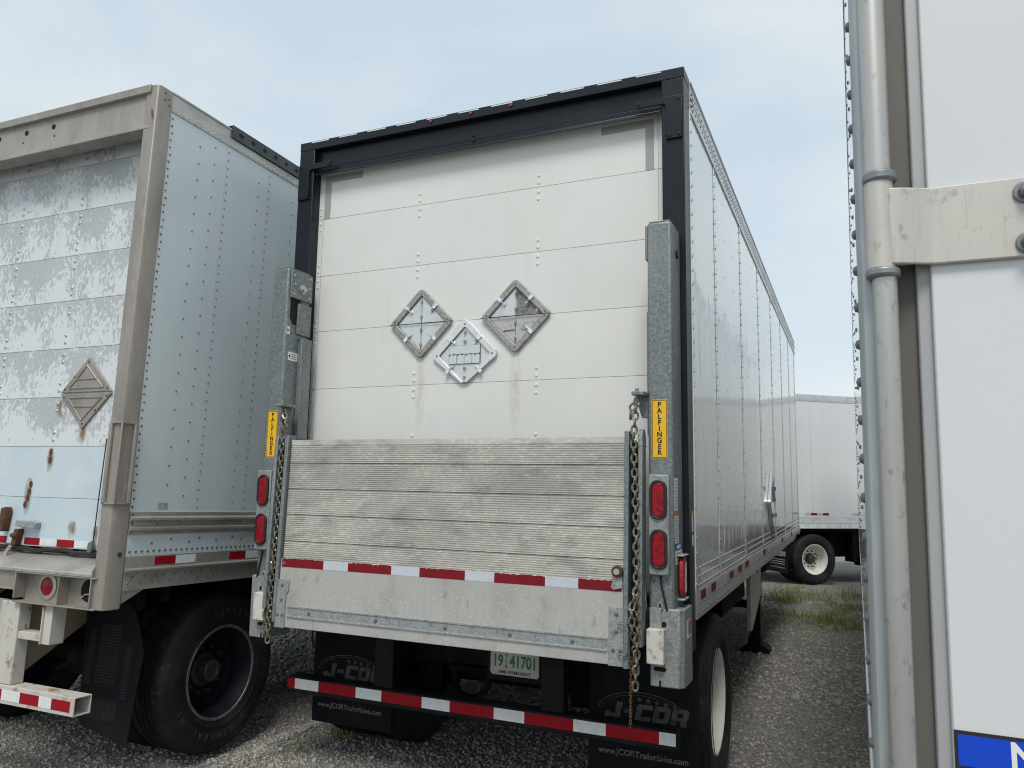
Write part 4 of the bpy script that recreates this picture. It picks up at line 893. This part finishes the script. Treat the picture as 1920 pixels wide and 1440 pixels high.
for i in range(16):
    y = .68+i*.115; g.prism([(y+.017*math.cos(t)*(1.5 if i == 0 else 1), 4.045+.014*math.sin(t)) for t in [2*math.pi*j/12 for j in range(12)]], 'x', .0102, .0108)
g.obj('angle_holes', 'hole_black', bk, kind='stuff')
G().prism([(-.02,1.408),(.004,1.408),(.004,1.42),(.018,1.432),(.018,1.444),(.004,1.452),(.004,1.478),(.018,1.487),(.018,1.50),(.004,1.51),(.004,1.532),(-.02,1.532)], 'y', .112, OL).obj('rub_rail', 'aluminium_old', old)
G().box(-.02, -.003, .112, OL, 1.285, 1.408).obj('lower_panel', 'side_blue_grey', old)
g = G().prism([(-.02,1.10),(.0,1.10),(.0,1.20),(.018,1.204),(.018,1.214),(.001,1.22),(.001,1.286),(-.02,1.286)], 'y', .112, OL).obj('bottom_rail', 'aluminium_old', old)
g = G()
for k in range(60): g.dome((-.003,.135+k*.041,1.312), (1,0,0), .009, .007, 6)
for k in range(18): g.dome((-.003,.28+.12*k+.02*(k%3),1.355+.02*(k%2)), (1,0,0), .008, .006, 6)
for k in range(40):
    y = .14+k*.07+.012*(k%3); g.dome((.0,y,1.14), (1,0,0), .008, .006, 6); g.dome((.0,y+.03,1.175), (1,0,0), .008, .006, 6)
for k in range(30): g.dome((.004,.13+k*.17,1.465), (1,0,0), .007, .005, 6)
for k in range(3): g.dome((.004,.125,1.42+k*.05), (1,0,0), .009, .006, 6)
g.obj('lower_rivets', 'rivet_dark', old, kind='stuff')
for a, b, m in ((.313,.464,'tape_red'),(.466,.62,'tape_white'),(.906,1.053,'tape_red'),(1.055,1.2,'tape_white'),(1.5,1.65,'tape_red'),(1.65,1.8,'tape_white')): G().box(.001, .0022, a, b, 1.23, 1.278).obj('reflective_tape', m, old)
G().box(-.004, -.0035, .30, .375, 1.545, 1.585).obj('paint_patch', 'edge_grey', old)
G().box(OW+.02, -.02, .1, OL-.05, 4.03, 4.055).obj('roof', 'aluminium_old', old)
G().box(OW+.02, -.02, .16, OL-.05, 1.10, 1.18).obj('floor_deck', 'underbody', old)
G().prism([(.112,1.10),(.26,1.10),(.112,1.03)], 'x', -.09, -.004).obj('post_gusset', 'stainless_old', old)
# placard with stamped ribs
cx, cz, hh = -.434, 2.22, .222
pl = G().prism([(cx,cz+hh),(cx+hh,cz+.004),(cx-hh,cz+.004)], 'y', .088, .0995).obj('placard_holder', 'stainless_old', old, bevel=.003)
G().prism([(cx,cz-hh),(cx+hh,cz-.004),(cx-hh,cz-.004)], 'y', .088, .0995).obj('lower_leaf', 'stainless_old', pl, bevel=.003)
def ridge(p, q): 
    G().tube([(x,.088,z) for x, z in (p, q)], .006, 6).obj('stamped_rib', 'stainless_old', pl)
for s in (1, -1):
    ridge((cx-.145,cz+s*.03),(cx-.01,cz+s*.168)); ridge((cx-.01,cz+s*.168),(cx+.145,cz+s*.03)); ridge((cx-.145,cz+s*.03),(cx+.145,cz+s*.03)); ridge((cx-.09,cz+s*.085),(cx+.09,cz+s*.085))
g = G()
for x, z in ((0,.19),(-.11,.10),(-.185,.025),(.185,.025),(.185,-.025),(-.185,-.025),(0,-.19),(.10,-.11)): g.dome((cx+x,.088,cz+z), (0,-1,0), .007, .004, 6)
g.obj('holder_screws', 'rust', pl, kind='stuff')
DOOR += [pl]
for o in DOOR:                       # the roll door runs 0.18 m behind the header face
    if o.parent is old: o.location = o.location + Vector((-.112 if o.name.split('.')[0] not in ('door_panel', 'door_backing', 'door_gap', 'door_seal') else 0, .08, .012 if o is pl else 0))
# under-ride guard, struts, step
g = G(); t = .006
g.box(OW+.14, -.135, .0, t, .448, .546); g.box(OW+.14, -.135, .105-t, .105, .448, .546); g.box(OW+.14, -.135, t, .105-t, .540, .546); g.box(OW+.14, -.135, t, .105-t, .448, .454)
bp = g.obj('underride_bumper', 'white_rusty', old, bevel=.002)
tape_run(bp, [-2.2,-2.05,-1.9,-1.75,-1.6,-1.45,-1.3,-1.15,-1.0,-.86,-.72,-.566,-.41,-.31,-.165], 1, -.0005, .468, .524, 'tape_red', 'tape_white')
for x0 in (-.83, -1.9): 
    s_ = G().box(x0, x0+.155, .01, .09, .547, 1.003).obj('bumper_strut', 'white_rusty', old, bevel=.006)
    G().prism([(.09,.56),(.09,1.08),(.95,1.08)], 'x', x0+.06, x0+.075).obj('strut_gusset', 'beige_plate', s_)
g = G().box(-.675, -.47, .02, .10, .80, .842); g.box(-.47, -.462, .0, .10, .79, 1.003); g.box(-.462, -.40, .012, .10, .79, 1.0); g.obj('step', 'white_rusty', old, bevel=.003)
pb = G().box(-1.15, -.87, .12, .125, .66, .99).obj('number_plate_back', 'tape_white', old)
text('0', .16, 'label_dark', pb, facing_rear(-.905, .1195, .84), sx=.7, bold=.002)
# axle, suspension, flap, wheels
g = G().cyl((-2.3,1.03,.5), (-.3,1.03,.5), .065, n=16); g.box(-2.0, -1.9, .6, 3.5, .75, 1.08); g.box(-.72, -.62, .6, 3.5, .75, 1.08); g.cyl((-.9,.62,.58), (-.55,.62,.58), .10, n=16); g.tube([(-.95,.5,.52),(-.80,.55,.60),(-.62,.6,.66)], .02, 6)
for k in range(12): g.box(OW+.1, -.1, .5+k*.6, .55+k*.6, 1.0, 1.1)
g.obj('chassis', 'underbody', old, bevel=.004)
fl = G().prism([(-.56,.29),(-.535,.272),(-.165,.198),(-.15,.212),(-.087,.735),(-.20,.99),(-.585,.99)], 'y', .376, .386).obj('mud_flap', 'flap_rubber', old, bevel=.003)
g = G()
def panel(pts): 
    n = 20; (x0,z0),(x1,z1) = pts
    for i in range(n): z = z0+(z1-z0)*(i+.2)/n; s = (z-.5)*.06; g.box(x0+s, x1+s, .3745, .376, z, z+(z1-z0)/n*.55)
panel(((-.46,.52),(-.29,.86))); panel(((-.545,.50),(-.495,.82))); panel(((-.24,.45),(-.185,.76))); panel(((-.47,.32),(-.25,.43)))
g.obj('flap_ribs', 'flap_rib', fl, kind='stuff')
G().box(-.62, -.16, .386, .42, .95, 1.08).obj('flap_bracket', 'underbody', old)
make_wheel(old, -.10, 1.03, .5, 1, 'rim_dark', letters=True); make_wheel(old, -.44, 1.03, .5, 1, 'rim_dark')
make_wheel(old, OW+.10, 1.03, .5, -1, 'rim_dark'); make_wheel(old, OW+.44, 1.03, .5, -1, 'rim_dark')
for x in (-.5, OW+.5): G().box(x-.06, x+.06, OL-3.0, OL-2.88, .20, 1.1).obj('landing_leg', 'underbody', old)

# ================================================================== RIGHT TRAILER (very close, its left rear corner)
Tr = Matrix.Translation((2.0705, -2.70, 1.9)) @ Matrix.Rotation(-.0035, 4, 'Z') @ Matrix.Rotation(.0075, 4, 'Y') @ Matrix.Translation((0, 0, -1.9))
near = thing('box_trailer', 'white trailer at the right edge, seen close with hinge rod and hinge strap', 'trailer', Tr, 'box trailers')
NW = 2.59; NL = 13.2
g = G().prism([(-.001,.03),(.0,.012),(.006,.004),(.02,.002),(.036,.002),(.036,.06),(.02,.11),(-.001,.11)], 'z', 1.0, 4.05).obj('corner_post', 'smooth_zinc', near)
G().prism([(NW,.0),(NW,.11),(NW-.08,.11),(NW-.08,.0)], 'z', 1.0, 4.05).obj('corner_post', 'galvanised_light', near, bevel=.004)
G().box(.034, .082, .022, .06, 1.0, 4.0).obj('door_gasket', 'gasket_brown', near)
G().box(.076, NW/2-.01, .012, .05, 1.05, 3.98).obj('door_edge_trim', 'edge_grey', near, bevel=.003)
dl = G().box(.0945, NW/2-.03, .002, .05, 1.05, 3.98).obj('door', 'door_smooth', near, bevel=.003)
G().box(NW/2+.01, NW-.08, .002, .05, 1.05, 3.98).obj('door', 'door_smooth', near, bevel=.003)
G().box(.0, NW, .0, .11, 3.98, 4.06).obj('header', 'rail_aluminium', near, bevel=.004)
G().box(.0, NW, .0, .11, .92, 1.05).obj('rear_sill', 'galvanised_light', near, bevel=.004)
# hinge rod with strap
HX, HY = .0305, -.014
g = G().cyl((HX-.001,HY,2.195), (HX-.001,HY,3.9), .0185, n=24); rod = g.obj('hinge_rod', 'rod_steel', near)
G().cyl((HX+.004,HY,1.1), (HX+.004,HY,2.052), .0165, n=24).obj('lower_rod', 'rod_steel', rod)
for z0, z1, r in ((2.190,2.206,.0235),(2.046,2.060,.0235)): G().cyl((HX+.002,HY,z0), (HX+.002,HY,z1), r, n=24).obj('hinge_collar', 'hinge_collar', rod, bevel=.004)
stp = G().cyl((HX,HY,2.060), (HX,HY,2.190), .0195, n=28); stp = stp.obj('hinge_strap', 'hinge_steel', near)
g = G().prism([(HX,HY-.012),(HX+.015,HY-.014),(.06,HY-.010),(.088,-.012),(.10,-.008),(.34,-.008),(.34,-.001),(.10,-.001),(.07,HY+.002),(HX,HY+.01)], 'z', 2.064, 2.178)
g.obj('strap_plate', 'hinge_steel', stp, bevel=.002)
for z in (2.155, 2.083):
    b = G().cyl((.214,-.008,z), (.214,-.012,z), .016, n=18).obj('bolt_washer', 'hinge_collar', stp, bevel=.0015)
    G().cyl((.214,-.012,z), (.214,-.022,z), .0105, n=6).obj('bolt_nut', 'rivet_dark', b, bevel=.0015); G().cyl((.214,-.022,z), (.214,-.027,z), .006, n=10).obj('bolt_end', 'rivet_steel', b)
for zc in (3.5, 1.15):
    s2 = G().cyl((HX,HY,zc-.065), (HX,HY,zc+.065), .0195, n=20).obj('hinge_strap', 'hinge_steel', near)
    G().box(HX, .34, -.012, -.001, zc-.057, zc+.057).obj('strap_plate', 'hinge_steel', s2, bevel=.002)
# blue sign
sg = G().box(.0965, .50, -.0006, .0015, 1.10, 1.427).obj('notice_sign', 'label_dark', near)
G().box(.1005, .496, -.0012, -.0006, 1.383, 1.4225).obj('sign_header', 'sign_blue', sg); G().box(.1005, .496, -.0012, -.0006, 1.104, 1.379).obj('sign_field', 'label_white', sg)
text('NOTICE', .048, 'label_white', sg, facing_rear(.158, -.0016, 1.402), align='LEFT', bold=.001, sx=.95)
# left side skin and rivets
nb = [.11] + [.9+1.22*i for i in range(10)] + [NL]
for a, b in zip(nb[:-1], nb[1:]): G().box(.0, .02, a, b-.002, 1.2, 3.92).obj('side_panel', 'side_white', near)
G().box(-.004, .02, .11, NL, 3.92, 4.05).obj('top_rail', 'rail_aluminium', near); G().box(-.003, .02, .11, NL, 1.02, 1.2).obj('bottom_rail', 'rail_aluminium', near)
g = G()
for k in range(52): g.dome((-.001,.055,1.03+k*.0583), (-1,0,0), .0085, .007, 10)
for s in nb[1:-1]:
    for k in range(36): g.dome((0,s,1.25+k*.075), (-1,0,0), .006, .004, 6)
g.obj('corner_rivets', 'rivet_dark', near, kind='stuff')
G().box(NW-.02, NW, .11, NL, 1.02, 4.04).obj('side_wall', 'side_white', near); G().box(.02, NW-.02, NL-.04, NL, 1.02, 4.04).obj('front_wall', 'side_white', near)
G().box(.02, NW-.02, .1, NL-.04, 4.02, 4.045).obj('roof', 'rail_aluminium', near); G().box(.02, NW-.02, .1, NL-.04, 1.0, 1.08).obj('floor_deck', 'underbody', near)
G().cyl((.3,2.0,.5), (NW-.3,2.0,.5), .065, n=14).obj('axle', 'underbody', near)
for x, o in ((.12,-1),(.46,-1),(NW-.12,1),(NW-.46,1)): make_wheel(near, x, 2.0, .5, o, 'rim_cream', cream=True)
for x in (.5, NW-.5): G().box(x-.06, x+.06, 9.6, 9.72, .0, 1.02).obj('landing_leg', 'underbody', near)

# ================================================================== BACKGROUND TRAILER, parked crosswise
Tb = Matrix.Translation((1.35, 11.69, 0)) @ Matrix.Rotation(R(40), 4, 'Z')       # local x runs forward along the trailer, -y faces the camera
far = thing('box_trailer', 'white trailer parked crosswise in the background with cream wheel', 'trailer', Tb, 'box trailers')
f0, f1, fw, fh = -1.25, 8.4, 2.45, 3.56
nb = [f0+.06] + [f0+1.22*i for i in range(1, 8)] + [f1]
for a, b in zip(nb[:-1], nb[1:]): G().box(a+.001, b-.001, -.01, .01, 1.24, 3.43).obj('side_panel', 'bg_white', far)
G().box(f0, f1, fw-.02, fw, 1.05, 3.5).obj('side_wall', 'bg_white', far); G().box(f1-.03, f1, 0, fw, 1.05, 3.5).obj('front_wall', 'bg_white', far)
G().prism([(-.016,3.43),(.02,3.43),(.02,fh),(-.006,fh),(-.016,3.52)], 'x', f0, f1).obj('top_rail', 'rail_aluminium', far)
G().box(f0, f1, .0, fw, 3.52, 3.55).obj('roof', 'rail_aluminium', far)
G().prism([(-.018,1.13),(-.006,1.24),(.02,1.24),(.02,1.13)], 'x', f0, f1).obj('bottom_rail', 'rail_aluminium', far)
G().box(f0, f1, -.014, .02, 1.035, 1.13).obj('skirt_rail', 'tape_white', far)
g = G()
for k in range(38):
    x = f0+.1+k*.24
    for dx in (0,.05):
        for z in (1.065,1.1): g.dome((x+dx,-.014,z), (0,-1,0), .009, .005, 6)
g.obj('rail_bolts', 'rivet_dark', far, kind='stuff')
g = G()
for k in range(90): g.dome((f0+.1+k*.1,-.016,3.45), (0,-1,0), .008, .005, 5)
g.obj('rail_rivets', 'rivet_dark', far, kind='stuff')
for x0 in (-.194, .86, 1.9):
    for i, m in enumerate(('tape_grey','tape_dull_red','tape_grey','tape_dull_red')): G().box(x0+i*.132, x0+i*.132+.131, -.0115, -.0102, 1.275, 1.322).obj('reflective_tape', m, far)
g = G()
for a in nb[1:-1]:
    for k in range(26): g.dome((a+.02,-.01,1.3+k*.083), (0,-1,0), .007, .004, 5)
g.obj('side_rivets', 'rivet_dark', far, kind='stuff')
rear = G().box(f0, f0+.06, 0, fw, 1.0, 3.53).obj('rear_frame', 'rail_aluminium', far, bevel=.004)
G().box(f0-.01, f0, .08, fw-.08, 1.15, 3.4).obj('door', 'bg_white', far)
G().box(f0+.06, f1-.05, .03, fw-.03, .98, 1.04).obj('floor_deck', 'underbody', far)
def far_wheel(y, out):
    w = make_wheel(far, 0, y, .465, 1, 'rim_cream', rad=.465, rim_r=.28, cream=True); w.rotation_euler = (0, 0, R(-90) if out else R(90)); return w
far_wheel(0, True); far_wheel(.34, True); far_wheel(fw, False); far_wheel(fw-.34, False)
g = G().box(-.5, 3.2, .62, .72, .72, 1.0); g.box(-.5, 3.2, fw-.72, fw-.62, .72, 1.0); g.box(.55, 3.0, .3, fw-.3, .48, .98); g.box(.9, 2.6, .06, .3, .40, .98); g.obj('chassis', 'underbody', far, bevel=.01)
f = G().box(-.62, -.61, -.02, .62, .22, .98).obj('mud_flap', 'flap_rubber', far)
mt = lambda y, z: Matrix.Translation((-.6205, y, z)) @ Matrix.Rotation(R(-90), 4, 'Z') @ Matrix.Rotation(R(90), 4, 'X')
block_logo(f, lambda g, P: g.prism([(.49-a, .52+b) for a, b in P], 'x', -.6212, -.6204), 'tape_grey')
text('www.JCORTrailerSales.com', .04, 'tape_grey', f, mt(.27,.31), name='logo_lettering')
g = G()
for i in range(5): s_ = star(.16+.06*i, .66, .02); g.prism(s_, 'x', -.6212, -.6204)
for z in (.45,.41,.37): g.box(-.6212, -.6204, .05, .5, z, z+.012)
g.obj('logo_mark', 'tape_grey', f)
G().box(1.02, 1.10, -.03, 0, .26, .36).obj('side_marker', 'orange_marker', far)
G().box(1.03, 1.09, -.005, .2, .34, .99).obj('marker_bracket', 'underbody', far)
for y in (.3, fw-.3): G().box(6.4, 6.5, y-.05, y+.05, 0, 1.0).obj('landing_leg', 'underbody', far)

# ================================================================== grass
def clump(name, label, x, y, n, h, spread, dry=.2, group='grass clumps on the gravel'):
    V = []; F = []; C_ = []; z0 = float(ground_z(np.array([0.0+x]), np.array([0.0+y]))[0])
    for i in range(n):
        a = random.uniform(0, 6.283); r = spread*math.sqrt(random.random()); bx, by = r*math.cos(a), r*math.sin(a)
        l = h*random.uniform(.45, 1.1); la = random.uniform(0, 6.283); be = random.uniform(.15, .75)*l; w = random.uniform(.0022, .0045)*(1+spread)
        px_, py_ = -math.sin(la)*w, math.cos(la)*w; o = len(V)
        for t in (0, .4, .75, 1):
            k = 1-t*.9; cx_ = bx+math.cos(la)*be*t*t; cy_ = by+math.sin(la)*be*t*t; zz_ = l*(t-.25*t*t*be/l)
            V += [(cx_-px_*k, cy_-py_*k, zz_), (cx_+px_*k, cy_+py_*k, zz_)]
        F += [(o,o+1,o+3,o+2),(o+2,o+3,o+5,o+4),(o+4,o+5,o+7,o+6)]
        t = random.uniform(.7, 1.35); d = random.random() < dry
        C_ += [((2.2*t, 1.25*t, 2.2*t, 1) if d else (t*random.uniform(.8,1.3), t, t*.9, 1))]*8
    me = bpy.data.meshes.new(name); me.from_pydata(V, [], F); at = me.color_attributes.new('tone', 'FLOAT_COLOR', 'POINT')
    at.data.foreach_set('color', [c for q in C_ for c in q]); me.materials.append(MATS['grass_blade'])
    o = bpy.data.objects.new(name, me); col.objects.link(o); o.location = (x, y, z0-.004); o['label'] = label; o['category'] = 'grass'; o['group'] = group
    return o
clump('grass_clump', 'small green tuft beside the middle trailer’s left mud flap', -1.2, .66, 55, .15, .12, .25)
clump('grass_clump', 'thin weed tuft under the lettered bottom edge of the left mud flap', -1.30, .82, 34, .15, .10, .3)
clump('grass_clump', 'sparse blades on gravel left of the middle trailer’s bumper', -1.36, .36, 14, .09, .07, .5)
clump('grass_clump', 'tiny tuft behind the left mud flap near the tyre', -1.02, .86, 24, .12, .10, .3)
clump('grass_clump', 'bright green grass clump in the lane beside the close right trailer', 1.74, 7.45, 190, .24, .24, .12)
clump('grass_clump', 'grass clump hugging the close right trailer’s wall', 2.0, 7.0, 110, .22, .16, .15)
clump('grass_clump', 'dark green grass clump farthest along the right wall', 1.98, 10.1, 150, .26, .26, .1)
clump('grass_clump', 'second grass clump along the right wall, before the farthest', 2.0, 8.7, 110, .22, .2, .2)
clump('grass_clump', 'yellow green grass clump near the guard panel at mid lane', 1.12, 9.1, 130, .20, .20, .3)
clump('grass_clump', 'low green grass patch in front of the yellow green clump', 1.30, 7.7, 110, .14, .24, .25)
clump('grass_clump', 'dry straw coloured weeds beside the middle trailer’s nose', .88, 9.2, 40, .30, .22, .75)
clump('grass_clump', 'dry low weeds in front of the background wheel', 1.40, 10.7, 70, .10, .5, .6)
clump('grass_clump', 'thin dry weeds in the middle of the gravel lane', 1.62, 8.7, 36, .18, .25, .55)
def low_weeds():
    xs_ = rng.uniform(.7, 2.05, 40000); ys_ = rng.uniform(6.8, 11.2, 40000); k = fbm(xs_*2.1, ys_*1.1, 51, 3) > .56; xs_, ys_ = xs_[k], ys_[k]; spots = iter(zip(xs_.tolist(), ys_.tolist(), ground_z(xs_, ys_).tolist()))
    V = []; F = []; C_ = []
    while len(F) < 5200:
        x, y, z = next(spots); a = random.uniform(0, 6.283); l = random.uniform(.02, .09); w = random.uniform(.002, .004); be = l*random.uniform(.2, 1); o = len(V)
        px_, py_ = -math.sin(a)*w, math.cos(a)*w
        V += [(x-px_,y-py_,z-.003),(x+px_,y+py_,z-.003),(x+math.cos(a)*be*.4+px_*.6,y+math.sin(a)*be*.4+py_*.6,z+l*.7),(x+math.cos(a)*be*.4-px_*.6,y+math.sin(a)*be*.4-py_*.6,z+l*.7),(x+math.cos(a)*be,y+math.sin(a)*be,z+l)]
        F += [(o,o+1,o+2,o+3),(o+3,o+2,o+4)]
        t = random.uniform(.6, 1.3); d = random.random() < .3; C_ += [(2.0*t,1.3*t,2.0*t,1) if d else (t*1.1,t,t,1)]*5
    me = bpy.data.meshes.new('weeds'); me.from_pydata(V, [], F); at = me.color_attributes.new('tone', 'FLOAT_COLOR', 'POINT'); at.data.foreach_set('color', [c for q in C_ for c in q]); me.materials.append(MATS['grass_blade'])
    o = bpy.data.objects.new('low_weeds', me); col.objects.link(o); o['kind'] = 'stuff'; o['label'] = 'low scattered weeds growing through the gravel lane'; o['category'] = 'weeds'
low_weeds()
